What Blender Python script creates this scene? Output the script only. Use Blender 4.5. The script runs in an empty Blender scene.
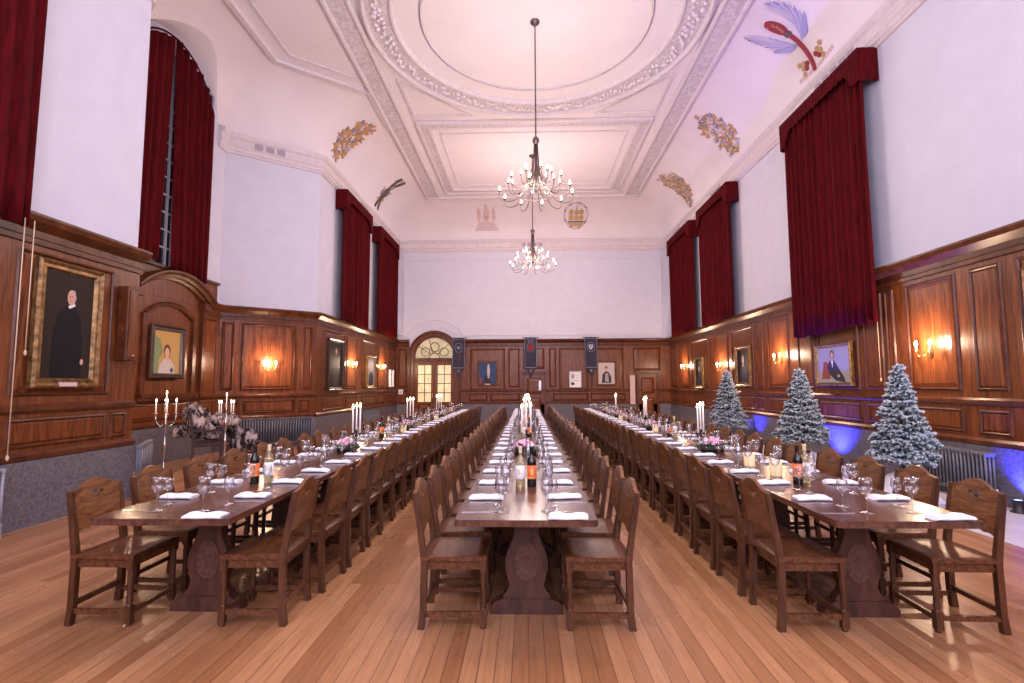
import bpy, math, random
from mathutils import Vector, Matrix
random.seed(7)
PI = math.pi
SC = bpy.context.scene
COL = SC.collection

# ---------------------------------------------------------------- camera
F, PT, YW, RL = 519.5, 0.083, 0.0286, -0.0039
fw = Vector((-math.sin(YW)*math.cos(PT), math.cos(YW)*math.cos(PT), math.sin(PT)))
rt = Vector((math.cos(YW), math.sin(YW), 0)); up = rt.cross(fw)
R_ = rt*math.cos(RL)+up*math.sin(RL); U_ = -rt*math.sin(RL)+up*math.cos(RL)
cd = bpy.data.cameras.new('camera'); cam = bpy.data.objects.new('camera', cd); COL.objects.link(cam)
cam.matrix_world = Matrix(((R_.x, U_.x, -fw.x, 0), (R_.y, U_.y, -fw.y, 0), (R_.z, U_.z, -fw.z, 1.57), (0, 0, 0, 1)))
cd.sensor_width = 36; cd.lens = F*36/1024; cd.clip_end = 200
SC.camera = cam

# ---------------------------------------------------------------- world, large lights, exposure
w = bpy.data.worlds.new('world'); SC.world = w; w.use_nodes = True
w.node_tree.nodes['Background'].inputs[0].default_value = (.75, .72, .95, 1)
w.node_tree.nodes['Background'].inputs[1].default_value = .3
SC.view_settings.view_transform = 'Standard'; SC.view_settings.look = 'None'
SC.view_settings.exposure = 0.5; SC.view_settings.gamma = 1; SC.view_settings.use_curve_mapping = False
FILL_COL = (0.76, 0.75, 1.0); WARM = (1.0, 0.80, 0.68)  # first tint belongs to the added fill lights behind the camera

def light(name, kind, loc, energy, col, size=.1, rot=None, **k):
    l = bpy.data.lights.new(name, kind); l.energy = energy; l.color = col
    if kind == 'AREA':
        l.shape = 'RECTANGLE'; l.size = size[0]; l.size_y = size[1]
    else:
        l.shadow_soft_size = size
    for a, b in k.items(): setattr(l, a, b)
    o = bpy.data.objects.new(name, l); COL.objects.link(o); o.location = loc
    if rot: o.rotation_euler = rot
    return o
# unseen fill lights added behind the camera, in front of made-up windows
for x in (-3.6, .24, 4.05):
    light('window_daylight', 'AREA', (x, -2.85, 4.9), 290, FILL_COL, (2.6, 5.4), (PI/2, 0, 0))
CH_Y = (4.05, 10.5, 17.0)
for y in CH_Y:
    light('chandelier_glow', 'POINT', (.22, y, 5.75), 470 if y > 15 else 290, (1.0, .80, .74) if y > 15 else (1.0, .87, .83), .75)

# ---------------------------------------------------------------- materials
def mat(name, col, rough=.5, metal=0, emit=None, es=0, **k):
    m = bpy.data.materials.new(name); m.use_nodes = True
    b = m.node_tree.nodes['Principled BSDF']
    b.inputs['Base Color'].default_value = (*col, 1); b.inputs['Roughness'].default_value = rough
    b.inputs['Metallic'].default_value = metal
    if emit: b.inputs['Emission Color'].default_value = (*emit, 1); b.inputs['Emission Strength'].default_value = es
    for a, v in k.items(): b.inputs[a.replace('_', ' ')].default_value = v
    return m
def N(m, t, **k):
    n = m.node_tree.nodes.new(t)
    for a, v in k.items(): setattr(n, a, v)
    return n
def L(m, a, b): m.node_tree.links.new(a, b)
def noisy(name, c1, c2, scale=(1, 1, 1), nscale=5, detail=4, rough=.5, bump=0, bscale=None, dist=.0, lo=.3, hi=.7, metal=0, **k):
    m = mat(name, c1, rough, metal, **k); b = m.node_tree.nodes['Principled BSDF']
    tc = N(m, 'ShaderNodeTexCoord'); mp = N(m, 'ShaderNodeMapping'); mp.inputs['Scale'].default_value = scale
    L(m, tc.outputs['Object'], mp.inputs[0])
    n = N(m, 'ShaderNodeTexNoise'); n.inputs['Scale'].default_value = nscale; n.inputs['Detail'].default_value = detail
    n.inputs['Distortion'].default_value = dist
    L(m, mp.outputs[0], n.inputs['Vector'])
    r = N(m, 'ShaderNodeValToRGB'); r.color_ramp.elements[0].position = lo; r.color_ramp.elements[1].position = hi
    r.color_ramp.elements[0].color = (*c1, 1); r.color_ramp.elements[1].color = (*c2, 1)
    L(m, n.outputs['Fac'], r.inputs[0]); L(m, r.outputs[0], b.inputs['Base Color'])
    if bump:
        n2 = n
        if bscale:
            n2 = N(m, 'ShaderNodeTexNoise'); n2.inputs['Scale'].default_value = bscale; n2.inputs['Detail'].default_value = 5
            L(m, mp.outputs[0], n2.inputs['Vector'])
        bp = N(m, 'ShaderNodeBump'); bp.inputs['Strength'].default_value = bump; bp.inputs['Distance'].default_value = .02
        L(m, n2.outputs['Fac'], bp.inputs['Height']); L(m, bp.outputs[0], b.inputs['Normal'])
    return m
M = {}
M['plaster'] = noisy('wall_plaster', (.62, .605, .70), (.66, .645, .74), nscale=3, rough=.85, bump=.05, bscale=60)
M['ceiling'] = noisy('ceiling_plaster', (.74, .66, .68), (.79, .70, .72), nscale=1.2, rough=.85)
M['mould'] = noisy('plaster_moulding', (.64, .56, .58), (.71, .63, .65), nscale=8, rough=.8, bump=.05)
M['ornament'] = noisy('ornamental_plaster', (.50, .42, .44), (.70, .62, .65), nscale=14, detail=2, rough=.8, bump=.6)
M['grille'] = mat('vent_grille', (.42, .36, .42), .6)
M['panel'] = noisy('oak_panelling', (.070, .016, .0045), (.225, .066, .019), (6, 6, .5), 3.2, 6, .30, .12, dist=1.2, Specular_IOR_Level=.32)
M['panel2'] = noisy('oak_moulding', (.050, .012, .0035), (.135, .038, .012), (2, 2, 2), 3, 5, .34, .08, Specular_IOR_Level=.3)
M['stone'] = noisy('grey_stone', (.085, .075, .086), (.165, .148, .168), nscale=34, detail=10, rough=.55, bump=.2, lo=.35, hi=.65)
M['stone_light'] = noisy('pale_stone_margin', (.52, .48, .52), (.64, .60, .64), nscale=2, rough=.4)
M['velvet'] = noisy('red_velvet', (.045, .0007, .0020), (.10, .0016, .0042), (3, 3, .5), 6, rough=.85, Specular_IOR_Level=.12)
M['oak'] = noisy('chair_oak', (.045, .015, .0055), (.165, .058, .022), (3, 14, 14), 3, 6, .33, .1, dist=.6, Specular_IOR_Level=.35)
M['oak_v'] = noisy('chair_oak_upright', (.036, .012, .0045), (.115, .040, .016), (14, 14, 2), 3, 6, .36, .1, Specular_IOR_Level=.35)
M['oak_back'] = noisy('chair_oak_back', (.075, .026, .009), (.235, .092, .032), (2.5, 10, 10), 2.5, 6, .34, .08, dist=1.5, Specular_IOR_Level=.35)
M['table_top'] = noisy('table_top_oak', (.055, .020, .011), (.14, .056, .032), (14, 1.2, 10), 2.2, 6, .25, .06, dist=.4)
M['table_leg'] = noisy('trestle_oak', (.030, .010, .006), (.090, .029, .016), (8, 8, 2), 3, 6, .4, .15)
M['carve'] = noisy('carved_oak', (.05, .018, .012), (.12, .044, .027), nscale=30, rough=.5, bump=.35)
M['linen'] = noisy('white_linen', (.82, .80, .84), (.90, .88, .92), nscale=9, rough=.85, bump=.2)
M['steel'] = mat('polished_steel', (.55, .52, .54), .22, 1)
M['silver'] = mat('silver', (.72, .66, .64), .2, 1)
M['bronze'] = mat('dark_bronze', (.17, .125, .11), .38, .9)
M['brass'] = mat('aged_brass', (.42, .25, .11), .35, 1)
M['iron'] = noisy('radiator_paint', (.10, .10, .115), (.17, .165, .19), nscale=4, rough=.4)
M['iron2'] = noisy('pale_grey_paint', (.25, .24, .29), (.34, .33, .38), nscale=4, rough=.45)
M['black'] = mat('black_iron', (.015, .013, .014), .45)
M['gilt'] = noisy('gilt_frame', (.09, .045, .016), (.36, .20, .07), nscale=14, rough=.42, bump=.5, metal=.6)
M['frame'] = noisy('dark_frame', (.03, .014, .009), (.07, .034, .02), nscale=10, rough=.35)
M['wax'] = mat('white_wax', (.88, .84, .80), .45, emit=(1, .6, .4), es=.10)
M['flame'] = mat('candle_flame', (1, .8, .5), .5, emit=(1, .66, .40), es=22)
M['bulb'] = mat('lit_bulb', (1, .9, .8), .5, emit=(1, .88, .76), es=9)
M['redglass'] = mat('dark_wine_bottle', (.010, .008, .006), .08)
M['label_or'] = noisy('orange_label', (.70, .10, .02), (.80, .22, .05), nscale=30, rough=.6)
M['label_or2'] = mat('yellow_label_print', (.85, .42, .12), .6)
M['label_wh'] = mat('white_label', (.85, .83, .85), .6)
M['gold_cap'] = mat('pale_gold_capsule', (.75, .60, .36), .4)
M['whitewine'] = mat('pale_wine_bottle', (.74, .62, .36), .06, Transmission_Weight=.8)
M['pink'] = noisy('pink_petals', (.80, .25, .42), (.95, .62, .72), nscale=40, rough=.7)
M['cream'] = mat('cream_petals', (.85, .74, .62), .7)
M['leaf'] = noisy('dark_leaves', (.012, .05, .028), (.04, .11, .05), nscale=20, rough=.6)
M['paper'] = mat('glowing_paper', (.70, .50, .28), .7, emit=(1, .72, .40), es=.22)
M['white'] = mat('white_paper', (.82, .80, .80), .7)
M['whitepl'] = mat('white_plastic', (.75, .73, .75), .35)
M['spruce'] = noisy('spruce_needles', (.035, .065, .07), (.12, .17, .18), nscale=20, rough=.8)
M['frost'] = noisy('frosted_tips', (.26, .33, .36), (.66, .70, .76), nscale=25, rough=.9)
M['trunk'] = mat('tree_pole', (.05, .035, .025), .7)
M['cloth'] = noisy('white_tree_cloth', (.66, .65, .72), (.78, .76, .82), nscale=4, rough=.9)
M['night'] = mat('night_glass', (.012, .012, .018), .08)
M['leadwhite'] = mat('window_bars', (.38, .36, .42), .5)
M['glow'] = noisy('lit_lobby_glass', (.62, .45, .22), (.9, .78, .5), nscale=3, rough=.3, Emission_Color=(1, .78, .45, 1), Emission_Strength=.30)
M['glow2'] = noisy('leaded_fan_glass', (.36, .32, .18), (.60, .52, .32), nscale=4, rough=.3, Emission_Color=(.9, .75, .45, 1), Emission_Strength=.16)
M['lead'] = mat('lead_came', (.10, .075, .06), .5)
M['blueled'] = mat('blue_led_lens', (.1, .1, 1), .4, emit=(.12, .18, 1), es=12)
M['fur'] = noisy('fur_patches', (.030, .022, .024), (.52, .42, .41), (1.6, 1.6, .8), 6.5, 5, .95, .8, bscale=70, dist=.5, lo=.42, hi=.60, Specular_IOR_Level=.1)
M['mahog'] = noisy('dark_mahogany', (.018, .006, .006), (.05, .015, .012), (2, 2, 9), 3, rough=.3)
M['cord'] = mat('pale_cord', (.62, .46, .30), .7)
M['banner'] = noisy('dark_banner_cloth', (.020, .018, .035), (.045, .040, .07), nscale=12, rough=.85)
for n, c in dict(skin=(.62, .36, .26), black_paint=(.012, .010, .011), dark_paint=(.03, .02, .016), coat=(.05, .045, .055), ochre=(.48, .30, .10), green_paint=(.20, .26, .12),
                 blue_paint=(.05, .08, .17), grey_paint=(.36, .34, .36), pale_paint=(.55, .48, .46), hair_brown=(.10, .05, .03), hair_grey=(.35, .31, .29), rust=(.30, .08, .06),
                 collar_white=(.75, .72, .70), emb_gold=(.50, .32, .16), emb_grey=(.30, .26, .28), emb_dark=(.13, .10, .10), emb_blue=(.36, .35, .58), emb_red=(.30, .05, .06),
                 emb_pink=(.62, .45, .43), emb_orange=(.58, .29, .12), emb_white=(.68, .62, .66), emb_lilac=(.55, .48, .60), banner_red=(.28, .02, .03), banner_white=(.6, .58, .62),
                 banner_grey=(.22, .21, .27)).items():
    M[n] = mat(n, c, .6, Specular_IOR_Level=.12)
# thin glass: mostly clear with mirror-like edges
g = bpy.data.materials.new('clear_glass'); g.use_nodes = True; M['glass'] = g
nt = g.node_tree; nt.nodes.clear(); o_ = nt.nodes.new('ShaderNodeOutputMaterial'); mx = nt.nodes.new('ShaderNodeMixShader')
tr = nt.nodes.new('ShaderNodeBsdfTransparent'); tr.inputs[0].default_value = (.985, .985, .99, 1)
gl = nt.nodes.new('ShaderNodeBsdfGlossy'); gl.inputs['Roughness'].default_value = .08
lw = nt.nodes.new('ShaderNodeLayerWeight'); lw.inputs[0].default_value = .32
mr = nt.nodes.new('ShaderNodeMapRange'); mr.inputs['To Min'].default_value = .07; mr.inputs['To Max'].default_value = .75
nt.links.new(lw.outputs['Facing'], mr.inputs['Value']); nt.links.new(mr.outputs[0], mx.inputs[0])
nt.links.new(tr.outputs[0], mx.inputs[1]); nt.links.new(gl.outputs[0], mx.inputs[2]); nt.links.new(mx.outputs[0], o_.inputs[0])
# floor boards running down the hall
fl = mat('oak_floor_boards', (.5, .3, .2), .3); M['floor'] = fl; b = fl.node_tree.nodes['Principled BSDF']
tc = N(fl, 'ShaderNodeTexCoord'); sx = N(fl, 'ShaderNodeSeparateXYZ'); cb = N(fl, 'ShaderNodeCombineXYZ')
L(fl, tc.outputs['Object'], sx.inputs[0]); L(fl, sx.outputs['Y'], cb.inputs['X']); L(fl, sx.outputs['X'], cb.inputs['Y'])
bt = N(fl, 'ShaderNodeTexBrick'); bt.offset = .37; bt.offset_frequency = 3
bt.inputs['Color1'].default_value = (.30, .125, .048, 1); bt.inputs['Color2'].default_value = (.48, .235, .105, 1)
bt.inputs['Mortar'].default_value = (.12, .05, .03, 1); bt.inputs['Scale'].default_value = 1
bt.inputs['Mortar Size'].default_value = .0022; bt.inputs['Brick Width'].default_value = 2.6; bt.inputs['Row Height'].default_value = .094
bt.inputs['Bias'].default_value = 0.0
L(fl, cb.outputs[0], bt.inputs['Vector'])
mp = N(fl, 'ShaderNodeMapping'); mp.inputs['Scale'].default_value = (22, 1.2, 1); L(fl, tc.outputs['Object'], mp.inputs[0])
ns = N(fl, 'ShaderNodeTexNoise'); ns.inputs['Scale'].default_value = 2; ns.inputs['Detail'].default_value = 6; L(fl, mp.outputs[0], ns.inputs['Vector'])
mm = N(fl, 'ShaderNodeMix', data_type='RGBA', blend_type='MULTIPLY'); mm.inputs[0].default_value = .45
rp = N(fl, 'ShaderNodeValToRGB'); rp.color_ramp.elements[0].color = (.55, .50, .48, 1); rp.color_ramp.elements[1].color = (1.15, 1.1, 1.1, 1)
rp.color_ramp.elements[0].position = .3; rp.color_ramp.elements[1].position = .65
L(fl, ns.outputs['Fac'], rp.inputs[0]); L(fl, bt.outputs['Color'], mm.inputs[6]); L(fl, rp.outputs[0], mm.inputs[7])
L(fl, mm.outputs[2], b.inputs['Base Color'])
n3 = N(fl, 'ShaderNodeTexNoise'); n3.inputs['Scale'].default_value = 1.3; n3.inputs['Detail'].default_value = 4; L(fl, tc.outputs['Object'], n3.inputs['Vector'])
mr2 = N(fl, 'ShaderNodeMapRange'); mr2.inputs['To Min'].default_value = .16; mr2.inputs['To Max'].default_value = .42
L(fl, n3.outputs['Fac'], mr2.inputs['Value']); L(fl, mr2.outputs[0], b.inputs['Roughness'])
bp = N(fl, 'ShaderNodeBump'); bp.inputs['Strength'].default_value = .25; bp.inputs['Distance'].default_value = .004
L(fl, bt.outputs['Fac'], bp.inputs['Height']); bp.invert = True; L(fl, bp.outputs[0], b.inputs['Normal'])

# ---------------------------------------------------------------- mesh builder
class MB:
    def __init__(s, T=None): s.v = []; s.f = []; s.mi = []; s.m = []; s.T = T; s.k = 0; s.sm = []
    def mat(s, name):
        if name not in s.m: s.m.append(name)
        s.k = s.m.index(name); return s
    def P(s, p):
        p = Vector(p)
        s.v.append(s.T(p) if s.T else p); return len(s.v)-1
    def Fc(s, ix, smooth=False): s.f.append(tuple(ix)); s.mi.append(s.k); s.sm.append(smooth)
    def box(s, x0, x1, y0, y1, z0, z1, bev=0):
        if x1 < x0: x0, x1 = x1, x0
        if y1 < y0: y0, y1 = y1, y0
        if bev:
            b = bev; r = []
            rings = [(b, z0), (0, z0+b), (0, z1-b), (b, z1)]
            for (q, z) in rings:
                r.append([s.P((x0+q+c*0, y0+q, z)) if False else s.P((x, y, z)) for x, y in
                          ((x0+b, y0+q), (x1-b, y0+q), (x1-q, y0+b), (x1-q, y1-b), (x1-b, y1-q), (x0+b, y1-q), (x0+q, y1-b), (x0+q, y0+b))])
            for a, c in zip(r, r[1:]):
                for i in range(8): j = (i+1) % 8; s.Fc((a[i], a[j], c[j], c[i]))
            s.Fc(r[0][::-1]); s.Fc(r[-1]); return s
        p = [s.P((x, y, z)) for z in (z0, z1) for x, y in ((x0, y0), (x1, y0), (x1, y1), (x0, y1))]
        for q in ((3, 2, 1, 0), (4, 5, 6, 7), (0, 1, 5, 4), (1, 2, 6, 5), (2, 3, 7, 6), (3, 0, 4, 7)): s.Fc([p[i] for i in q])
        return s
    def bar(s, a, b, w, h=None, upv=(0, 0, 1)):      # square bar from a to b
        a = Vector(a); b = Vector(b); h = h or w; d = (b-a).normalized(); u = Vector(upv)
        if abs(d.dot(u)) > .95: u = Vector((1, 0, 0))
        x = d.cross(u).normalized(); z = x.cross(d)
        p = [s.P(q+x*i*w/2+z*j*h/2) for q in (a, b) for i, j in ((-1, -1), (1, -1), (1, 1), (-1, 1))]
        for q in ((3, 2, 1, 0), (4, 5, 6, 7), (0, 1, 5, 4), (1, 2, 6, 5), (2, 3, 7, 6), (3, 0, 4, 7)): s.Fc([p[i] for i in q])
        return s
    def tube(s, pts, r, n=8, cap=True):
        pts = [Vector(p) for p in pts]; rr = r if isinstance(r, (list, tuple)) else [r]*len(pts); rings = []
        pu = None
        for i, p in enumerate(pts):
            d = (pts[min(i+1, len(pts)-1)]-pts[max(i-1, 0)]).normalized()
            if pu is None: pu = Vector((0, 0, 1)) if abs(d.z) < .9 else Vector((1, 0, 0))
            x = d.cross(pu).normalized(); y = x.cross(d); pu = y
            rings.append([s.P(p+(x*math.cos(2*PI*k/n)+y*math.sin(2*PI*k/n))*rr[i]) for k in range(n)])
        for a, b in zip(rings, rings[1:]):
            for k in range(n): j = (k+1) % n; s.Fc((a[k], a[j], b[j], b[k]), True)
        if cap: s.Fc(rings[0][::-1]); s.Fc(rings[-1])
        return s
    def lathe(s, prof, c=(0, 0, 0), n=16, cap=True, smooth=True):
        rings = [[s.P((c[0]+r*math.cos(2*PI*k/n), c[1]+r*math.sin(2*PI*k/n), c[2]+z)) for k in range(n)] for r, z in prof]
        for a, b in zip(rings, rings[1:]):
            for k in range(n): j = (k+1) % n; s.Fc((a[k], a[j], b[j], b[k]), smooth)
        if cap: s.Fc(rings[0][::-1]); s.Fc(rings[-1])
        return s
    def prism(s, poly, fn, t0, t1):                  # fn(u, v, t) -> point
        a = [s.P(fn(u, v, t0)) for u, v in poly]; b = [s.P(fn(u, v, t1)) for u, v in poly]; n = len(poly)
        s.Fc(a[::-1]); s.Fc(b)
        for i in range(n): j = (i+1) % n; s.Fc((a[i], a[j], b[j], b[i]))
        return s
    def blob(s, c, r, n=6, m=5, jit=0):
        rx, ry, rz = r if isinstance(r, (list, tuple)) else (r, r, r); rings = []
        for i in range(1, m):
            t = PI*i/m; rings.append([s.P((c[0]+rx*math.sin(t)*math.cos(2*PI*k/n)*(1+random.uniform(-jit, jit)), c[1]+ry*math.sin(t)*math.sin(2*PI*k/n)*(1+random.uniform(-jit, jit)), c[2]-rz*math.cos(t))) for k in range(n)])
        a = s.P((c[0], c[1], c[2]-rz)); z = s.P((c[0], c[1], c[2]+rz))
        for k in range(n):
            j = (k+1) % n; s.Fc((a, rings[0][j], rings[0][k]), True); s.Fc((z, rings[-1][k], rings[-1][j]), True)
            for p, q in zip(rings, rings[1:]): s.Fc((p[k], p[j], q[j], q[k]), True)
        return s
    def sheet(s, nu, nv, fn, th=None, smooth=True):  # closed two-sided sheet; fn(i,j,side)
        A = [[s.P(fn(i/nu, j/nv, 0)) for j in range(nv+1)] for i in range(nu+1)]
        B = [[s.P(fn(i/nu, j/nv, 1)) for j in range(nv+1)] for i in range(nu+1)]
        for i in range(nu):
            for j in range(nv):
                s.Fc((A[i][j], A[i+1][j], A[i+1][j+1], A[i][j+1]), smooth); s.Fc((B[i][j], B[i][j+1], B[i+1][j+1], B[i+1][j]), smooth)
        for i in range(nu):
            s.Fc((A[i][0], B[i][0], B[i+1][0], A[i+1][0])); s.Fc((A[i][nv], A[i+1][nv], B[i+1][nv], B[i][nv]))
        for j in range(nv):
            s.Fc((A[0][j], A[0][j+1], B[0][j+1], B[0][j])); s.Fc((A[nu][j], B[nu][j], B[nu][j+1], A[nu][j+1]))
        return s
    def build(s, name, material=None, parent=None, fix=True, bevel=0):
        me = bpy.data.meshes.new(name); me.from_pydata([tuple(p) for p in s.v], [], s.f)
        mats = s.m or [material]
        if material and not s.m: mats = [material]
        for k in mats: me.materials.append(M[k])
        me.polygons.foreach_set('material_index', s.mi if s.m else [0]*len(s.f)); me.polygons.foreach_set('use_smooth', s.sm)
        me.update()
        if fix:
            import bmesh
            bm = bmesh.new(); bm.from_mesh(me); bmesh.ops.recalc_face_normals(bm, faces=bm.faces[:]); bm.to_mesh(me); bm.free()
        o = bpy.data.objects.new(name, me); COL.objects.link(o)
        if parent: o.parent = parent
        return o

def tag(o, label=None, cat=None, group=None, kind=None):
    if label: o['label'] = label
    if cat: o['category'] = cat
    if group: o['group'] = group
    if kind: o['kind'] = kind
    return o
def thing(name, label, cat, loc=(0, 0, 0), rz=0, group=None):
    o = bpy.data.objects.new(name, None); COL.objects.link(o); o.location = loc; o.rotation_euler = (0, 0, rz); o.empty_display_size = .1
    return tag(o, label, cat, group)
KIDS = {}
def kids(o):
    return [c for c in COL.objects if c.parent == o]
def snapshot(o): # cached child tree
    if o.name not in KIDS: KIDS[o.name] = [(c, snapshot(c)) for c in kids(o)]
    return KIDS[o.name]
def dup(o, tree, parent=None):
    c = o.copy(); COL.objects.link(c)
    if parent: c.parent = parent
    for ch, sub in tree: dup(ch, sub, c)
    return c
def place(proto, used, loc, rz, label, group, cat=None):
    if not used[0]: o = proto; used[0] = True
    else: o = dup(proto, snapshot(proto))
    o.location = loc; o.rotation_euler = (0, 0, rz); o['label'] = label; o['group'] = group
    return o
def struct(o): o['kind'] = 'structure'; return o
ORD = ['first', 'second', 'third', 'fourth', 'fifth', 'sixth', 'seventh', 'eighth', 'ninth', 'tenth', 'eleventh', 'twelfth', 'thirteenth', 'fourteenth', 'fifteenth', 'sixteenth', 'seventeenth',
       'eighteenth', 'nineteenth', 'twentieth', 'twenty-first', 'twenty-second', 'twenty-third', 'twenty-fourth', 'twenty-fifth', 'twenty-sixth']

# ---------------------------------------------------------------- room shell
XL, XR, D, NY = -5.68, 6.15, 22.4, -3.0
ZP, ZS, ZC0, ZC1, ZF = 3.46, .75, 7.40, 7.92, 9.30
RC = 1.55; HC = ZF-ZC1
BX = -7.5; BY0, BY1, BY2, BY3 = 7.3, 8.75, 12.35, 13.8
PATH = [(XL, NY), (XL, BY0), (BX, BY1), (BX, BY2), (XL, BY3), (XL, D), (XR, D), (XR, NY)]
def offs(path, o):
    out = []
    for i, p in enumerate(path):
        p = Vector(p); nrm = []
        if i > 0: d = (p-Vector(path[i-1])).normalized(); nrm.append(Vector((d.y, -d.x)))
        if i < len(path)-1: d = (Vector(path[i+1])-p).normalized(); nrm.append(Vector((d.y, -d.x)))
        if len(nrm) == 1: out.append(p+nrm[0]*o)
        else:
            m = (nrm[0]+nrm[1]); m = m/m.length_squared*2
            out.append(p+m*o)
    return out
def sweep(path, prof, mb, smooth=False, skip=()):
    rows = [[mb.P((q.x, q.y, z)) for q in offs(path, o)] for o, z in prof]
    for a, b in zip(rows, rows[1:]):
        for i in range(len(path)-1):
            if i in skip: continue
            mb.Fc((a[i], a[i+1], b[i+1], b[i]), smooth)
    if not smooth:
        mb.Fc([r[0] for r in rows]); mb.Fc([r[-1] for r in rows][::-1])
    return mb
m = MB(); m.box(-8, 4.72, -3.2, 22.6, -.1, 0); struct(m.build('floor', 'floor'))
m = MB(); m.box(4.72, 6.4, -3.2, 22.6, -.1, 0); struct(m.build('trim_1', 'stone_light'))  # paler floor strip along the right wall
m = MB(); m.box(-8, 6.5, -3.2, 22.7, ZF, ZF+.2); ceiling = struct(m.build('ceiling', 'ceiling'))
# walls: solid slabs behind the plaster face
def slab(name, pts, z1=ZC1+.02, th=.22):
    m = MB(); pts2 = offs(pts, -th)
    n = len(pts); poly = [Vector(p) for p in pts]+pts2[::-1]
    m.prism([(p.x, p.y) for p in poly], lambda u, v, t: (u, v, t), 0, z1)
    return struct(m.build(name, 'plaster'))
wall_left = slab('wall_left', PATH[:6], z1=ZC1)
wall_right = slab('wall_right', PATH[6:], z1=ZF+.02)
wall_back = slab('wall_back', [(XL-.2, D), (XR+.2, D)], z1=ZF+.02)
# lunette wall above the bay window
m = MB(); m.box(BX-.22, BX, BY1-.1, BY2+.1, ZC1, ZF+.02); m.build('window_lunette', 'plaster', wall_left)
# near wall; its three tall windows are made up to go with the fill lights
m = MB(); xs = [XL-.2, -4.9, -2.3, -1.06, 1.54, 2.75, 5.35, XR+.2]
for i in range(0, 7, 2): m.box(xs[i], xs[i+1], NY-.2, NY, 0, ZF)
for i in range(1, 7, 2): m.box(xs[i], xs[i+1], NY-.2, NY, 0, 2.2); m.box(xs[i], xs[i+1], NY-.2, NY, 7.6, ZF)
struct(m.build('wall_near', 'plaster'))
for k, i in enumerate(range(1, 7, 2)):
    m = MB().mat('leadwhite')
    for j in range(5): xx = xs[i]+(xs[i+1]-xs[i])*j/4; m.box(xx-.03, xx+.03, NY-.12, NY-.06, 2.2, 7.6)
    for j in range(8): zz = 2.2+5.4*j/7; m.box(xs[i], xs[i+1], NY-.12, NY-.06, zz-.03, zz+.03)
    f = struct(m.build('window_%d' % (k+2)))  # made-up window behind an added fill light
    MB().box(xs[i], xs[i+1], NY-.16, NY-.14, 2.2, 7.6).build('pane', 'night', f)
# cove
def cov(t): return RC*(1-math.cos(t)), ZC1+HC*math.sin(t)
NC = 14
prof = [cov(PI/2*i/NC) for i in range(NC+1)]
m = MB(); sweep(PATH, prof, m, True, skip=(2,))
# bay part of the cove with the arched window cutting through it
LC, LZ, LR = 10.4, 7.36, 1.70
def half(z): return math.sqrt(max(0, LR*LR-(z-LZ)**2)) if z < LZ+LR else 0
tops = [PI/2*i/40 for i in range(41)]
rows = []
for t in tops:
    o, z = cov(t); q = offs(PATH, o); y1, y2 = q[2].y, q[3].y; h = half(z)
    rows.append((BX+o, z, y1, LC-h, LC+h, y2, h))
for a, b in zip(rows, rows[1:]):
    for (i, j) in ((2, 3), (4, 5)):
        m.Fc([m.P((a[0], a[i], a[1])), m.P((a[0], a[j], a[1])), m.P((b[0], b[j], b[1])), m.P((b[0], b[i], b[1]))], False)
    if a[6] > 0:                                    # soffit strip
        for sgn in (-1, 1):
            m.Fc([m.P((a[0], LC+sgn*a[6], a[1])), m.P((BX, LC+sgn*a[6], a[1])), m.P((BX, LC+sgn*b[6], b[1])), m.P((b[0], LC+sgn*b[6], b[1]))], True)
import bmesh
me = m.build('coving', 'ceiling', ceiling, fix=False)
bm = bmesh.new(); bm.from_mesh(me.data); bmesh.ops.remove_doubles(bm, verts=bm.verts[:], dist=.0005); bmesh.ops.recalc_face_normals(bm, faces=bm.faces[:]); bm.to_mesh(me.data); bm.free()
# main cornice
corn = [(0, ZC0), (.05, ZC0), (.05, ZC0+.04), (.09, ZC0+.07), (.09, ZC0+.13), (.12, ZC0+.16), (.10, ZC0+.20), (.10, ZC0+.36), (.15, ZC0+.40), (.18, ZC0+.46), (.18, ZC0+.49), (.02, ZC1+.03), (0, ZC1+.03)]
m = MB(); sweep([(XL, NY), (XL, BY0), (BX, BY1), (BX, 9.0)], corn, m); sweep([(BX, 12.0), (BX, BY2), (XL, BY3), (XL, D), (XR, D), (XR, NY)], corn, m)
struct(m.build('trim_2', 'mould'))
# panelling cornice, dado and skirting rails
def arcpts(xc, zc, r, a0, a1, n): return [(xc+r*math.cos(a0+(a1-a0)*i/n), zc+r*math.sin(a0+(a1-a0)*i/n)) for i in range(n+1)]
pc = [(.03, ZP-.26), (.07, ZP-.26), (.07, ZP-.20), (.05, ZP-.18), (.05, ZP-.10), (.10, ZP-.06), (.15, ZP-.02), (.17, ZP+.04), (.17, ZP+.07), (0, ZP+.07)]
DX0, DX1 = -5.12, -2.86                             # outer edges of the arched doorway
DXC = (DX0+DX1)/2
PB = [[(XL, NY), (XL, BY0), (BX, BY1), (BX, 9.5)], [(BX, 11.7), (BX, BY2), (XL, BY3), (XL, D), (DX0+.02, D)], [(DX1-.02, D), (XR, D), (XR, NY)]]
m = MB()
for p in PB: sweep(p, pc, m)
struct(m.build('trim_3', 'panel2'))
PW = [PATH[:5]+[(XL, D), (DX0+.02, D)], [(DX1-.02, D), (XR, D), (XR, NY)]]
m = MB()
for p in PW: sweep(p, [(0, 1.27), (.06, 1.27), (.08, 1.30), (.08, 1.34), (.05, 1.37), (0, 1.37)], m); sweep(p, [(0, ZS), (.09, ZS), (.09, ZS+.05), (.05, ZS+.09), (0, ZS+.09)], m)
struct(m.build('trim_4', 'panel2'))
m = MB()
for p in PW: sweep(p, [(0, 0), (.08, 0), (.08, ZS-.01), (0, ZS-.01)], m)
struct(m.build('trim_5', 'stone'))
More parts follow.
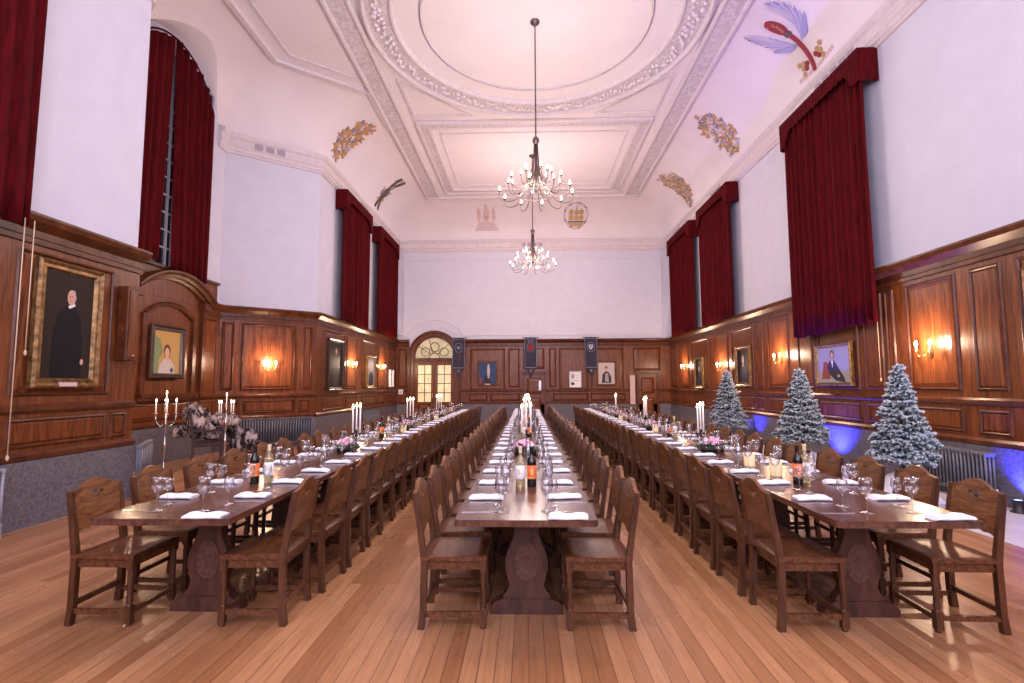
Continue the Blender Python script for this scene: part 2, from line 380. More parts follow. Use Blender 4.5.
# oak sheet
m = MB()
for p in PW: sweep(p, [(0, ZS), (.04, ZS), (.04, ZP), (0, ZP)], m)
wood = struct(m.build('trim_6', 'panel'))

def wallT(px, py, ux, uy):                          # local (s, depth, z) -> world; depth points into the room
    u = Vector((ux, uy, 0)).normalized(); n = Vector((u.y, -u.x, 0)); o = Vector((px, py, 0))
    return lambda p: o+u*p.x+n*p.y+Vector((0, 0, p.z))
T_left = wallT(XL, 0, 0, 1)                         # s = y
T_bay = wallT(BX, 0, 0, 1)
T_diag = wallT(BX, BY2, XL-BX, BY3-BY2)
T_diag0 = wallT(XL, BY0, BX-XL, BY1-BY0)
T_back = wallT(0, D, 1, 0)                          # s = x
_r = wallT(XR, 0, 0, -1)
T_right = lambda p: _r(Vector((-p.x, p.y, p.z)))    # s = y
def panel(m, s0, s1, z0, z1, d=.04):
    w = .045
    for q in range(2):
        a = w*q
        prof = [(0, 0), (.012, .022), (.03, .03), (.045, .012)]
    m.mat('panel2')
    # moulding frame with mitred section
    rr = []
    for (o, h) in prof:
        rr.append([m.P((x, d+h, z)) for x, z in ((s0+o, z0+o), (s1-o, z0+o), (s1-o, z1-o), (s0+o, z1-o))])
    for a, b in zip(rr, rr[1:]):
        for i in range(4): j = (i+1) % 4; m.Fc((a[i], a[j], b[j], b[i]))
    # raised and fielded centre
    m.mat('panel'); o1 = .05; o2 = .11 if (s1-s0) > .5 and (z1-z0) > .5 else .07
    a = [m.P((x, d+.004, z)) for x, z in ((s0+o1, z0+o1), (s1-o1, z0+o1), (s1-o1, z1-o1), (s0+o1, z1-o1))]
    b = [m.P((x, d+.018, z)) for x, z in ((s0+o2, z0+o2), (s1-o2, z0+o2), (s1-o2, z1-o2), (s0+o2, z1-o2))]
    for i in range(4): j = (i+1) % 4; m.Fc((a[i], a[j], b[j], b[i]))
    m.Fc(b)
def panelwall(name, T, big, low, par=wood):
    m = MB(T); m.mat('panel')
    for s0, s1 in big: panel(m, s0, s1, 1.46, 3.13)
    for s0, s1 in low: panel(m, s0, s1, .88, 1.22)
    return m.build(name, None, par, fix=False)
rb = [(-2.5, -1.2), (-.9, .4), (.7, 2.0), (2.3, 3.6), (3.9, 4.7), (5.0, 6.55), (6.77, 7.25), (7.50, 8.46), (8.75, 8.95), (9.05, 9.55), (9.72, 11.05), (11.2, 11.85), (12.25, 13.3), (13.6, 14.0), (14.15, 15.6), (15.9, 17.0), (17.6, 19.4), (19.75, 20.75), (21.2, 22.1)]
panelwall('panelling_right', T_right, rb, [(a, b) for a, b in rb if b-a > .3])
lb = [(-2.5, -1.2), (-.9, .4), (.7, 2.0), (2.2, 3.5), (3.75, 5.25), (5.50, 6.85)]
panelwall('panelling_left_near', T_left, lb, lb+[(6.92, 7.2)])
lf = [(14.2, 15.85), (16.05, 17.05), (17.6, 19.2), (19.45, 20.4), (20.8, 22.1)]
panelwall('panelling_left_far', T_left, lf, lf)
panelwall('panelling_diagonal', T_diag, [(.08, .36), (.52, 1.80), (1.97, 2.22)], [(.1, .5), (.6, 1.8), (1.9, 2.2)])
panelwall('panelling_diagonal_near', T_diag0, [(.08, .36), (.52, 1.80)], [(.1, .5), (.6, 1.8)])
m = MB(T_bay); m.mat('panel')
panel(m, 11.72, 12.22, 1.3, 3.15); panel(m, 8.9, 9.4, 1.3, 3.15)
for a in (8.85, 9.5, 11.66): panel(m, a, a+(.55 if a != 9.5 else 2.1), .88, 1.22)
m.build('panelling_bay', None, wood, fix=False)
bb = [(-5.6, -5.2), (-2.62, -.72), (1.15, 2.35), (2.62, 4.2), (4.45, 5.75)]
m = MB(T_back); m.mat('panel')
panel(m, -5.58, -5.2, 1.46, 3.13); panel(m, -2.45, -.95, 1.30, 3.13); panel(m, -.80, -.32, 1.46, 3.13)
panel(m, .95, 1.25, 1.46, 3.13); panel(m, 1.38, 2.62, 1.30, 3.13); panel(m, 2.74, 4.12, 1.30, 3.13); panel(m, -.15, .75, 2.25, 3.13); panel(m, 4.55, 5.7, 2.15, 3.13)
for a, b in ((-2.5, -1.7), (-1.6, -.3), (1.1, 2.6), (2.7, 4.2)): panel(m, a, b, .88, 1.2)
m.build('panelling_back', None, wood, fix=False)

# arched pediment round the bay niche
m = MB(T_bay).mat('panel2')
def archrib(m, yc, z0, half_w, rise, prof, n=20):    # segmental arch moulding; prof of (radial, depth)
    R = (half_w**2+rise**2)/(2*rise); zc = z0+rise-R; a = math.asin(half_w/R); rows = []
    for ro, d in prof: rows.append([m.P((yc+(R+ro)*math.sin(-a+2*a*i/n), d, zc+(R+ro)*math.cos(-a+2*a*i/n))) for i in range(n+1)])
    for p, q in zip(rows, rows[1:]):
        for i in range(n): m.Fc((p[i], p[i+1], q[i+1], q[i]))
    m.Fc([r[0] for r in rows]); m.Fc([r[-1] for r in rows][::-1])
ped = [(-.02, .04), (-.02, .10), (.03, .14), (.03, .20), (.08, .24), (.12, .30), (.16, .30), (.16, .04)]
archrib(m, 10.6, 3.38, 1.12, .42, ped)
archrib(m, 10.6, 2.98, .72, .26, [(-.02, .04), (-.02, .09), (.05, .11), (.08, .08), (.08, .04)])
for a in (9.80, 11.32): m.box(a-.04, a+.08, .04, .10, 1.42, 3.0)
m.box(9.72, 11.46, .04, .16, 1.34, 1.42); m.box(9.68, 11.50, .04, .13, 1.28, 1.34)
for a in (9.5, 11.58): m.box(a, a+.12, .04, .12, 1.3, 3.4); m.box(a-.04, a+.16, .04, .18, 3.30, 3.46)
m.mat('panel')                                      # tympanum and frieze
R = (1.12**2+.42**2)/.84; zc = 3.38+.42-R; a = math.asin(1.12/R)
m.prism([(10.6+R*math.sin(-a+2*a*i/20), zc+R*math.cos(-a+2*a*i/20)) for i in range(21)], lambda u, v, t: (u, t, v), .0, .05)
m.build('niche_pediment', None, wood)
m = MB(T_bay).mat('panel'); m.box(8.9, 12.2, 0, .035, ZP-.05, 3.98); m.mat('panel2'); m.box(8.9, 12.2, 0, .10, 3.98, 4.04); m.build('window_ledge', None, wood)

# ---------------------------------------------------------------- ceiling mouldings
m = MB().mat('ornament')
CX = .235
for x0, x1 in ((-4.10, -3.50), (3.97, 4.57)):
    m.mat('ornament'); m.box(x0+.1, x1-.1, -2.9, 20.80, ZF-.05, ZF+.01)
    m.mat('mould')
    for a in (x0, x1-.1): m.box(a, a+.1, -2.9, 20.85, ZF-.10, ZF+.01, .02)
m.mat('mould'); m.box(-4.1, 4.57, 20.72, 20.86, ZF-.09, ZF+.01, .02)
m.build('ceiling_band', None, ceiling)
m = MB().mat('mould')                                # bay ceiling edge and inner line
for o, w_, h in ((1.50, .12, .07), (1.95, .05, .03)):
    sweep([(XL, 5.0)]+PATH[1:5]+[(XL, 15)], [(o, ZF), (o, ZF-h), (o+w_, ZF-h), (o+w_, ZF)], m)
m.build('bay_ceiling_moulding', None, ceiling)
def ringprof(m, r0, r1, h, n=96, c=(CX, 10.6)):
    mid = (r0+r1)/2
    prof = [(r0, ZF), (r0+.02, ZF-h*.6), (mid-.03, ZF-h), (mid+.03, ZF-h), (r1-.02, ZF-h*.6), (r1, ZF)]
    rows = [[m.P((c[0]+r*math.cos(2*PI*i/n), c[1]+r*math.sin(2*PI*i/n), z)) for i in range(n)] for r, z in prof]
    for p, q in zip(rows, rows[1:]):
        for i in range(n): j = (i+1) % n; m.Fc((p[i], p[j], q[j], q[i]), True)
m = MB().mat('mould'); ringprof(m, 3.56, 3.68, .12); ringprof(m, 2.98, 3.12, .08); ringprof(m, 2.42, 2.48, .03)
m.mat('ornament')
rows = [[m.P((CX+r*math.cos(2*PI*i/96), 10.6+r*math.sin(2*PI*i/96), ZF-.035)) for i in range(96)] for r in (3.10, 3.58)]
for i in range(96): j = (i+1) % 96; m.Fc((rows[0][i], rows[0][j], rows[1][j], rows[1][i]))
m.build('ceiling_ring', None, ceiling)
m = MB().mat('frost_plaster' if False else 'ceiling')
rnd = random.Random(3)
for i in range(330):                                 # fruit and leaf garland
    a = 2*PI*i/330; r = 3.34+rnd.uniform(-.13, .13); q = rnd.uniform(.025, .06)
    m.blob((CX+r*math.cos(a), 10.6+r*math.sin(a), ZF-.06), (q, q*rnd.uniform(.6, 1.2), .045), 6, 4, .15)
m.build('fruit_garland', None, ceiling)
def lineframe(m, pts, w_, h):                         # closed line moulding on the ceiling
    n = len(pts); c = Vector((sum(p[0] for p in pts)/n, sum(p[1] for p in pts)/n))
    inn = []
    for i in range(n):
        p = Vector(pts[i]); a = (p-Vector(pts[i-1])).normalized(); b_ = (Vector(pts[(i+1) % n])-p).normalized()
        na = Vector((-a.y, a.x)); nb = Vector((-b_.y, b_.x))
        if (c-p).dot(na) < 0: na = -na
        if (c-p).dot(nb) < 0: nb = -nb
        mm_ = na+nb; inn.append(p+mm_/mm_.length_squared*2*w_)
    for i in range(n):
        j = (i+1) % n
        A = [(*pts[i], ZF), (*pts[i], ZF-h), (*inn[i], ZF-h), (*inn[i], ZF)]; B = [(*pts[j], ZF), (*pts[j], ZF-h), (*inn[j], ZF-h), (*inn[j], ZF)]
        ia = [m.P(q) for q in A]; ib = [m.P(q) for q in B]
        for k in range(3): m.Fc((ia[k], ia[k+1], ib[k+1], ib[k]))
def rect(x0, x1, y0, y1): return [(x0, y0), (x1, y0), (x1, y1), (x0, y1)]
m = MB().mat('mould')
for (ya, yb, sgn) in ((14.6, 20.3, 1),):
    lineframe(m, rect(CX-3.48, CX+3.48, ya, yb), .08, .08); m.mat('ornament'); lineframe(m, rect(CX-3.40, CX+3.40, ya+.08, yb-.08), .24, .04)
    m.mat('mould'); lineframe(m, rect(CX-3.16, CX+3.16, ya+.32, yb-.32), .07, .07); lineframe(m, rect(CX-2.88, CX+2.88, ya+.75, yb-.75), .04, .03)
lineframe(m, rect(CX-3.48, CX+3.48, .9, 6.6), .3, .06)
for sx_ in (-1, 1):
    for sy_ in (-1, 1):
        P_ = [(CX+sx_*3.48, 10.6+sy_*1.85), (CX+sx_*3.48, 10.6+sy_*3.72), (CX+sx_*1.75, 10.6+sy_*3.72)]
        lineframe(m, P_, .07, .05)
m.build('ceiling_panel_moulding', None, ceiling)
m = MB().mat('mould')                                 # line moulding on the upper back wall
def strip(m, pts, w_=.035, d=.03):
    for a, b_ in zip(pts, pts[1:]): m.bar((a[0], d/2, a[1]), (b_[0], d/2, b_[1]), w_, d, (0, 1, 0))
m.T = T_back
ap = [(DXC+1.45*math.cos(t), 2.95+1.45*math.sin(t)) for t in [PI*(.83-.66*i/16) for i in range(17)]]
strip(m, [(-5.4, 7.05), (-5.4, 3.72), (DXC-1.6, 3.72)]+ap+[(DXC+1.6, 3.72), (5.85, 3.72), (5.85, 7.05), (-5.4, 7.05)])
struct(m.build('trim_7'))

# ventilation grilles in the main cornice
def vent(T, s, n, label, wd=.20, gap=.27):
    t = thing('air_vent', label, 'air vent', T(Vector((s, .1, ZC0+.28))), 0, 'grilles in the plaster cornice')
    base = Vector(t.location)
    for k in range(n):
        q = s+(k-(n-1)/2)*gap
        m = MB(lambda p: T(p)-base).mat('grille'); m.box(q-wd/2, q+wd/2, .10, .112, ZC0+.21, ZC0+.35)
        for j in range(4): zz = ZC0+.225+.036*j; m.box(q-wd/2+.01, q+wd/2-.01, .112, .120, zz, zz+.016)
        m.build('grille', None, t)
vent(T_diag, 1.0, 3, 'small louvred air vent in the plaster cornice of the left bay')
vent(T_right, 9.9, 5, 'row of louvred vents in the cornice above the large right curtain')
vent(T_right, 16.3, 4, 'row of louvred vents in the cornice above the middle right curtain', .16, .24)
vent(T_right, 20.6, 4, 'row of louvred vents in the cornice above the farthest right curtain', .16, .24)
vent(T_left, 17.4, 4, 'row of louvred vents in the cornice above the far left curtains', .16, .24)
vent(T_back, .25, 4, 'row of louvred vents in the cornice of the end wall', .16, .24)

# ---------------------------------------------------------------- arched doorway and doors in the end wall
m = MB(T_back).mat('panel2')
def archdoor(m, r0, r1, zs, d0, d1, xc=DXC, n=24, z0=0):
    for (ra, rb_, da) in ((r0, r1, d1),):
        P0 = [(xc-rb_, z0)]+[(xc-rb_*math.cos(PI*i/n), zs+rb_*math.sin(PI*i/n)) for i in range(n+1)]+[(xc+rb_, z0)]
        P1 = [(xc-ra, z0)]+[(xc-ra*math.cos(PI*i/n), zs+ra*math.sin(PI*i/n)) for i in range(n+1)]+[(xc+ra, z0)]
        A = [[m.P((x, d, z)) for x, z in P] for P, d in ((P0, d0), (P0, da), (P1, da), (P1, d0))]
        for a, b_ in zip(A, A[1:]):
            for i in range(len(P0)-1): m.Fc((a[i], a[i+1], b_[i+1], b_[i]))
ZSP = 2.78
archdoor(m, 1.02, 1.13, ZSP, 0, .20); m.mat('panel'); archdoor(m, .90, 1.03, ZSP, 0, .14); m.mat('panel2'); archdoor(m, .84, .91, ZSP, 0, .10)
surround = struct(m.build('door_1'))
m = MB(T_back).mat('panel2'); m.box(DXC-.86, DXC+.86, 0, .10, ZSP-.22, ZSP-.05); m.build('transom', None, surround)
m = MB(T_back).mat('glow2'); m.prism([(DXC+.85*math.cos(PI*i/20), ZSP-.05+.88*math.sin(PI*i/20)) for i in range(21)], lambda u, v, t: (u, t, v), .01, .02)
fan = m.build('fanlight', None, surround)
m = MB(T_back).mat('lead')
def ring(m, xc, zc, rx, rz, n=18, a0=0, a1=2*PI, t=.038, d=.03):
    pts = [(xc+rx*math.cos(a0+(a1-a0)*i/n), d, zc+rz*math.sin(a0+(a1-a0)*i/n)) for i in range(n+1)]
    m.tube(pts, t/2, 5)
ring(m, DXC, ZSP+.43, .19, .20); ring(m, DXC-.40, ZSP+.22, .19, .18); ring(m, DXC+.40, ZSP+.22, .19, .18); ring(m, DXC, ZSP-.05, .22, .22, 10, 0, PI)
for a in (.25, .6, .8): m.tube([(DXC+.2*math.cos(a*PI), .03, ZSP-.02+.2*math.sin(a*PI)), (DXC+.84*math.cos(a*PI), .03, ZSP-.04+.84*math.sin(a*PI))], .014, 5)
for s_ in (-1, 1): m.tube([(DXC+s_*.22, .03, ZSP-.04), (DXC+s_*.82, .03, ZSP+.02)], .008, 5)
m.build('leading', None, fan)
for s_ in (-1, 1):
    x0, x1 = (DXC-.84, DXC-.01) if s_ < 0 else (DXC+.01, DXC+.84)
    m = MB(T_back).mat('panel')
    m.box(x0, x0+.13, .02, .07, .02, ZSP-.22); m.box(x1-.13, x1, .02, .07, .02, ZSP-.22)
    m.box(x0+.13, x1-.13, .02, .07, .02, .85); m.box(x0+.13, x1-.13, .02, .07, ZSP-.36, ZSP-.22); panel(m, x0+.15, x1-.15, .15, .78, .07)
    leaf = m.build('door_leaf', None, surround)
    m = MB(T_back).mat('glow'); m.box(x0+.13, x1-.13, .03, .04, .85, ZSP-.36); m.build('door_glass', None, leaf)
    m = MB(T_back).mat('panel2')
    for k in (1,): m.box((x0+x1)/2-.015, (x0+x1)/2+.015, .04, .065, .85, ZSP-.36)
    for k in range(1, 4): zz = .85+(ZSP-1.21)*k/4; m.box(x0+.13, x1-.13, .04, .065, zz-.014, zz+.014)
    m.build('glazing_bar', None, leaf)
    m = MB(T_back).mat('brass'); xx = x1-.06 if s_ < 0 else x0+.06; m.box(xx-.02, xx+.02, .07, .10, 1.02, 1.22, .005); m.build('door_handle', None, leaf)
def plaindoor(nm, x0, x1, zt):
    m = MB(T_back).mat('panel2'); m.box(x0-.09, x0, .03, .12, 0, zt+.09); m.box(x1, x1+.09, .03, .12, 0, zt+.09); m.box(x0, x1, .03, .12, zt, zt+.09); m.box(x0-.14, x1+.14, .03, .18, zt+.09, zt+.14)
    fr = struct(m.build(nm)); m = MB(T_back).mat('panel'); m.box(x0, x1, .03, .08, .01, zt); w_ = (x1-x0)
    panel(m, x0+.12, x1-.12, 1.18, zt-.12, .08); panel(m, x0+.12, x1-.12, .2, 1.0, .08); lf_ = m.build('door_leaf', None, fr)
    m = MB(T_back).mat('brass'); m.lathe([(.001, 0), (.03, 0), (.035, .03), (.02, .06), (.001, .06)], (0, 0, 0), 10)
    m.v = [Vector((x0+.08+p.x-0, D-.08-(p.z), 1.02)) if False else p for p in m.v]
    m2 = MB(T_back).mat('brass'); m2.blob((x0+.08, .13, 1.03), (.035, .03, .035), 10, 6); m2.box(x0+.07, x0+.09, .08, .13, 1.02, 1.04); m2.build('door_handle', None, lf_)
plaindoor('door_2', -.12, .72, 1.98); plaindoor('door_3', 4.74, 5.50, 1.98)
m = MB(T_back).mat('whitepl'); m.box(.50, .60, .12, .135, 1.32, 1.74); m.mat('steel'); m.box(.525, .575, .135, .14, 1.36, 1.70); tag(m.build('push_plate'), 'white plate on the small door in the middle of the end wall', 'finger plate')
m = MB(T_back).mat('emb_pink'); m.box(4.36, 4.58, .13, .16, .72, 1.95, .008); m.mat('panel2'); m.box(4.34, 4.60, .045, .13, .70, 1.97, .004); tag(m.build('wall_board'), 'tall pale narrow board beside the right hand door of the end wall', 'notice board')
m = MB(T_back).mat('whitepl'); m.box(-5.54, -5.34, .07, .10, 1.18, 1.38, .008); m.mat('grille'); m.box(-5.50, -5.38, .10, .105, 1.24, 1.30); tag(m.build('control_panel'), 'white electrical control box left of the arched glazed door', 'switch box')

# bay window behind the curtains
m = MB(T_bay).mat('leadwhite')
for a in (9.3, 9.9, 10.32, 10.5, 11.1, 11.7): m.box(a-.022, a+.022, .02, .06, 4.04, 8.55)
for k in range(13): zz = 4.04+.37*k; m.box(9.3, 11.7, .02, .05, zz-.016, zz+.016)
wn = struct(m.build('window_1')); MB(T_bay).box(9.3, 11.7, .005, .02, 4.04, 8.6).build('pane', 'night', wn)

# ---------------------------------------------------------------- curtains
def curtain(name, label, T, s0, s1, z0, ztop, d=.22, amp=.062, per=.20, seed=0, group=None, seam=None, flare=0, l0=0, l1=0):
    rn = random.Random(seed); ph = [rn.uniform(0, 6) for _ in range(4)]; W = s1-s0; nu = max(24, int(W/per*9))
    def f(u, v, side):
        s = s0+W*u; shf = (l0*(1-u)+l1*u)*v; sv = shf+ (s0+s1)/2+(s-(s0+s1)/2)*(1+flare*(1-v))
        zt = ztop(s) if callable(ztop) else ztop
        z = z0+(zt-z0)*v
        q = s+.02*math.sin(3*s+ph[0])
        dd = d+amp*(.75+.25*math.sin(2.1*s+ph[1]))*math.sin(2*PI*q/per+.5*math.sin(1.7*v+ph[2]))+.012*math.sin(2*PI*q/per*2.3+ph[3])
        return (sv, dd+(0 if side else .012), z+(.015*math.sin(9*s+ph[1]) if v == 0 else 0))
    m = MB(T); m.sheet(nu, 10, f); o = m.build(name, 'velvet')
    return o
def pelmet(T, s0, s1, zt, par=None):
    d = .35
    # path round the front with returns at both ends
    segs = [(s0, .0), (s0, d), (s1, d), (s1, 0)]
    pts = []; Ltot = [0]
    for (a, b_), (c_, e) in zip(segs, segs[1:]):
        n = max(4, int(math.hypot(c_-a, e-b_)/.035))
        for i in range(n): pts.append((a+(c_-a)*i/n, b_+(e-b_)*i/n))
    pts.append(segs[-1])
    acc = 0; al = [0]
    for p, q in zip(pts, pts[1:]): acc += math.hypot(q[0]-p[0], q[1]-p[1]); al.append(acc)
    mid = (s0+s1)/2; hw = (s1-s0)/2
    def f(u, v, side):
        i = min(len(pts)-1, round(u*(len(pts)-1))); s, dd = pts[i]
        t = abs(s-mid)/hw; drop = .30+.02*math.sin(al[i]*40)
        if t > .72: drop = .30+.30*min(1, (t-.72)/.14)*(1 if t > .72 else 0)+.015*math.sin(al[i]*45)
        r = .012*math.sin(2*PI*al[i]/.11)*(1-v*.7)
        k = (0 if side else .012)+r
        return (s+(k if s > mid else -k)*(1 if dd < d-.001 else .3), dd+k*(1 if .3 < t*0+.5 else 1), zt-drop*(1-v))
    m = MB(T); m.sheet(len(pts)-1, 5, f); m.box(s0, s1, .0, d-.01, zt-.03, zt-.005)
    return m.build('pelmet', 'velvet', par)
def fullcurtain(T, s0, s1, z0, zt, label, seed, group='velvet curtains with pelmets', cat='curtain'):
    t = thing('window_curtain', label, cat, (0, 0, 0), 0, group)
    md = (s0+s1)/2
    for k, (a, b_) in enumerate(((s0+.04, md+.05), (md-.05, s1-.04))):
        o = curtain('drape', None, T, a, b_, z0-.04*k, zt-.1, .235+.02*k, seed=seed+k); o.parent = t
    pelmet(T, s0, s1, zt, t)
    return t
fullcurtain(T_right, 8.80, 11.60, 2.60, 7.42, 'large dark red velvet curtain hanging between the two nearer right trees', 11)
fullcurtain(T_right, 14.8, 17.5, 3.52, 7.42, 'dark red velvet curtain, middle of the three on the right wall', 21)
fullcurtain(T_right, 18.35, 21.2, 3.52, 7.42, 'dark red velvet curtain nearest the end wall on the right', 31)
fullcurtain(T_left, 14.95, 17.5, 3.52, 7.42, 'dark red velvet curtain, nearer of the pair on the far left wall', 41)
fullcurtain(T_left, 18.6, 21.3, 3.52, 7.42, 'dark red velvet curtain nearest the end wall on the left', 51)
fullcurtain(T_left, 2.7, 5.43, 3.36, 7.42, 'dark red velvet curtain cut by the left picture edge', 61)
t = thing('bay_curtain', 'pair of arched dark red velvet curtains parted at the bay window', 'curtain')
def archtop(s): return 7.55+math.sqrt(max(.02, 1.28**2-(s-10.2)**2))
o = curtain('drape', None, T_bay, 9.08, 9.93, 4.06, archtop, .20, seed=71, l1=.20); o.parent = t
# right leaf
o = curtain('drape', None, T_bay, 10.36, 11.44, 3.88, archtop, .20, seed=72, l0=-.20); o.parent = t
m = MB(T_bay); pts = [(10.2+1.28*math.cos(PI*i/40), .20, 7.55+1.28*math.sin(PI*i/40)) for i in range(41)]
m.tube(pts, .022, 6); m.build('heading_tape', 'velvet', t)

# ---------------------------------------------------------------- sconces
def sconce(T, s, z, label, en=9, d=.06):
    p = T(Vector((s, d, z))); t = thing('wall_sconce', label, 'wall light', p, 0, 'brass wall sconces on the panelling'); base = Vector(p)
    TT = lambda q: T(Vector((s+q.x, d+q.y, z+q.z)))-base
    m = MB(TT); m.prism([(.05*math.cos(a*PI/8), .09*math.sin(a*PI/8)-.04) for a in range(16)], lambda u, v, q: (u, q, v), -.015, .015); m.blob((0, .02, -.04), (.025, .03, .03)); m.build('backplate', 'brass', t)
    for sg in (-1, 1):
        a = MB(TT); a.tube([(0, .02, -.05), (sg*.05, .06, -.10), (sg*.11, .10, -.10), (sg*.14, .11, -.03)], .007, 6)
        a.blob((sg*.14, .11, -.02), (.03, .03, .012), 8, 4); ao = a.build('arm', 'brass', t)
        c = MB(TT); c.tube([(sg*.14, .11, -.01), (sg*.14, .11, .06)], .011, 8); c.build('candle_tube', 'wax', ao)
        b_ = MB(TT); b_.blob((sg*.14, .11, .095), (.024, .024, .045), 10, 8); b_.build('bulb', 'bulb', ao)
    q = T(Vector((s, d+.24, z+.10)))
    light('sconce_lamp', 'POINT', q, en*4, (1, .68, .45), .06)
sconce(T_right, 8.0, 2.08, 'brass twin wall light on the right wall above the nearest radiator', 13)
sconce(T_right, 12.6, 2.16, 'brass twin wall light beyond the seated woman portrait, right wall', 13)
sconce(T_right, 16.4, 2.10, 'brass twin wall light between the two far portraits, right wall', 13)
sconce(T_right, 20.2, 2.18, 'brass twin wall light nearest the end wall on the right', 13)
sconce(T_left, 16.5, 2.18, 'brass twin wall light beyond the full length portrait, left wall', 13)
sconce(T_left, 19.9, 2.22, 'brass twin wall light nearest the end wall on the left', 13)
sconce(T_diag, 1.16, 2.06, 'brass twin wall light on the angled bay wall above the long radiator', 12)
sconce(T_diag0, 1.16, 2.06, 'brass twin wall light on the hidden near side of the bay', 14)
sconce(T_right, 4.3, 2.08, 'brass twin wall light on the right wall beside the camera', 11)

# ---------------------------------------------------------------- paintings
def painting(T, s0, s1, z0, z1, label, fig, fw_=.1, fm='gilt', d=.07, plate=False, tilt=0, cat='painting'):
    c = T(Vector(((s0+s1)/2, d, (z0+z1)/2))); t = thing('framed_painting', label, cat, c); base = Vector(c)
    TT = lambda q: T(q)-base
    m = MB(TT)
    prof = [(0, .0), (0, .05), (.25, .075), (.5, .05), (.8, .055), (1, .02)]
    rr = []
    for o, h in prof:
        q = o*fw_; rr.append([m.P((x, d+h, z)) for x, z in ((s0+q, z0+q), (s1-q, z0+q), (s1-q, z1-q), (s0+q, z1-q))])
    for a, b_ in zip(rr, rr[1:]):
        for i in range(4): j = (i+1) % 4; m.Fc((a[i], a[j], b_[j], b_[i]))
    m.Fc(rr[0][::-1])
    m.build('frame', fm, t)
    cw, chh = s1-s0-2*fw_, z1-z0-2*fw_
    def U(u, v): return (s0+fw_+cw*u, z0+fw_+chh*v)
    m = MB(TT).mat(fig[0]); m.box(s0+fw_, s1-fw_, d+.001, d+.02, z0+fw_, z1-fw_)
    cv = m.build('canvas', None, t)
    m = MB(TT)
    for k, (mt, kind, pr) in enumerate(fig[1]):
        m.mat(mt); dd = d+.0215+.0012*k
        if kind == 'e': cx, cy, rx, ry = pr; poly = [U(cx+rx*math.cos(2*PI*i/20), cy+ry*math.sin(2*PI*i/20)) for i in range(20)]
        else: poly = [U(*q) for q in pr]
        m.Fc([m.P((x, dd, z)) for x, z in poly])
    if fig[1]: m.build('painted_figure', None, cv, fix=False)
    if plate:
        m = MB(TT).mat('emb_pink'); sm = (s0+s1)/2; m.box(sm-.12, sm+.12, d+.055, d+.075, z0+.02, z0+.07); m.build('name_plate', None, t)
    return t
SK, BK = 'skin', 'black_paint'
painting(T_left, 5.68, 6.60, 1.55, 3.06, 'large gilt framed dark portrait of a standing balding man in black', ('dark_paint', [
    (BK, 'p', [(.18, 0), (.2, .45), (.3, .62), (.45, .70), (.58, .71), (.74, .6), (.8, .4), (.82, 0)]), ('collar_white', 'p', [(.47, .69), (.6, .725), (.62, .70), (.5, .665)]),
    (SK, 'e', (.53, .775, .085, .075)), ('hair_grey', 'p', [(.60, .74), (.615, .80), (.60, .84), (.55, .855), (.59, .82), (.60, .78)]), ('dark_paint', 'e', (.490, .788, .012, .005)), ('dark_paint', 'e', (.535, .788, .014, .005)), ('rust', 'p', [(.497, .785), (.485, .760), (.51, .758)]), ('rust', 'p', [(.495, .742), (.525, .742), (.525, .736), (.50, .734)]), ('hair_grey', 'e', (.605, .775, .014, .02)), ('rust', 'p', [(.47, .74), (.50, .743), (.50, .735)]),
    (SK, 'e', (.80, .16, .035, .03))]), .12, 'gilt', plate=True)
painting(T_bay, 9.94, 10.95, 1.72, 2.80, 'dark framed painting of a figure in white on a yellow green ground', ('ochre', [
    ('green_paint', 'p', [(0, 0), (0, .9), (.25, .8), (.35, .5), (.2, .3), (.2, 0)]), ('pale_paint', 'p', [(.2, 0), (.25, .2), (.4, .34), (.62, .34), (.8, .18), (.82, 0)]), ('hair_brown', 'e', (.5, .52, .13, .17)), (SK, 'e', (.5, .48, .09, .13)), ('skin', 'p', [(.44, .3), (.46, .4), (.54, .4), (.56, .3)]),
    ('blue_paint', 'p', [(.62, .08), (.7, .16), (.76, .08), (.7, 0)])]), .11, 'frame', .09)
painting(T_left, 14.42, 15.70, 1.42, 2.92, 'dark full length portrait in a bronze frame near the bay corner', ('dark_paint', [
    ('coat', 'p', [(.32, .05), (.3, .6), (.42, .74), (.58, .74), (.7, .6), (.68, .05)]), (SK, 'e', (.5, .81, .06, .06)), ('hair_grey', 'p', [(.44, .83), (.5, .89), (.56, .83), (.5, .86)])]), .10, 'frame', plate=True)
painting(T_left, 17.95, 19.05, 1.45, 2.62, 'pale framed small portrait between the two left wall lights', ('grey_paint', [
    ('coat', 'p', [(.2, 0), (.25, .4), (.45, .52), (.6, .52), (.78, .38), (.82, 0)]), (SK, 'e', (.52, .64, .1, .11)), ('hair_brown', 'p', [(.42, .66), (.45, .76), (.6, .77), (.63, .66), (.55, .72)])]), .10, 'gilt')
painting(T_back, -2.13, -1.27, 1.55, 2.60, 'blue portrait of a standing pale robed figure left of the middle banner', ('blue_paint', [
    ('coat', 'p', [(.25, 0), (.35, .4), (.6, .4), (.72, 0)]), ('pale_paint', 'p', [(.52, .25), (.48, .6), (.5, .85), (.62, .85), (.66, .6), (.60, .25)]), (SK, 'e', (.56, .88, .05, .05)), ('rust', 'p', [(.02, .02), (.2, .02), (.15, .3), (.05, .25)])]), .07, 'gilt', .06, plate=True)
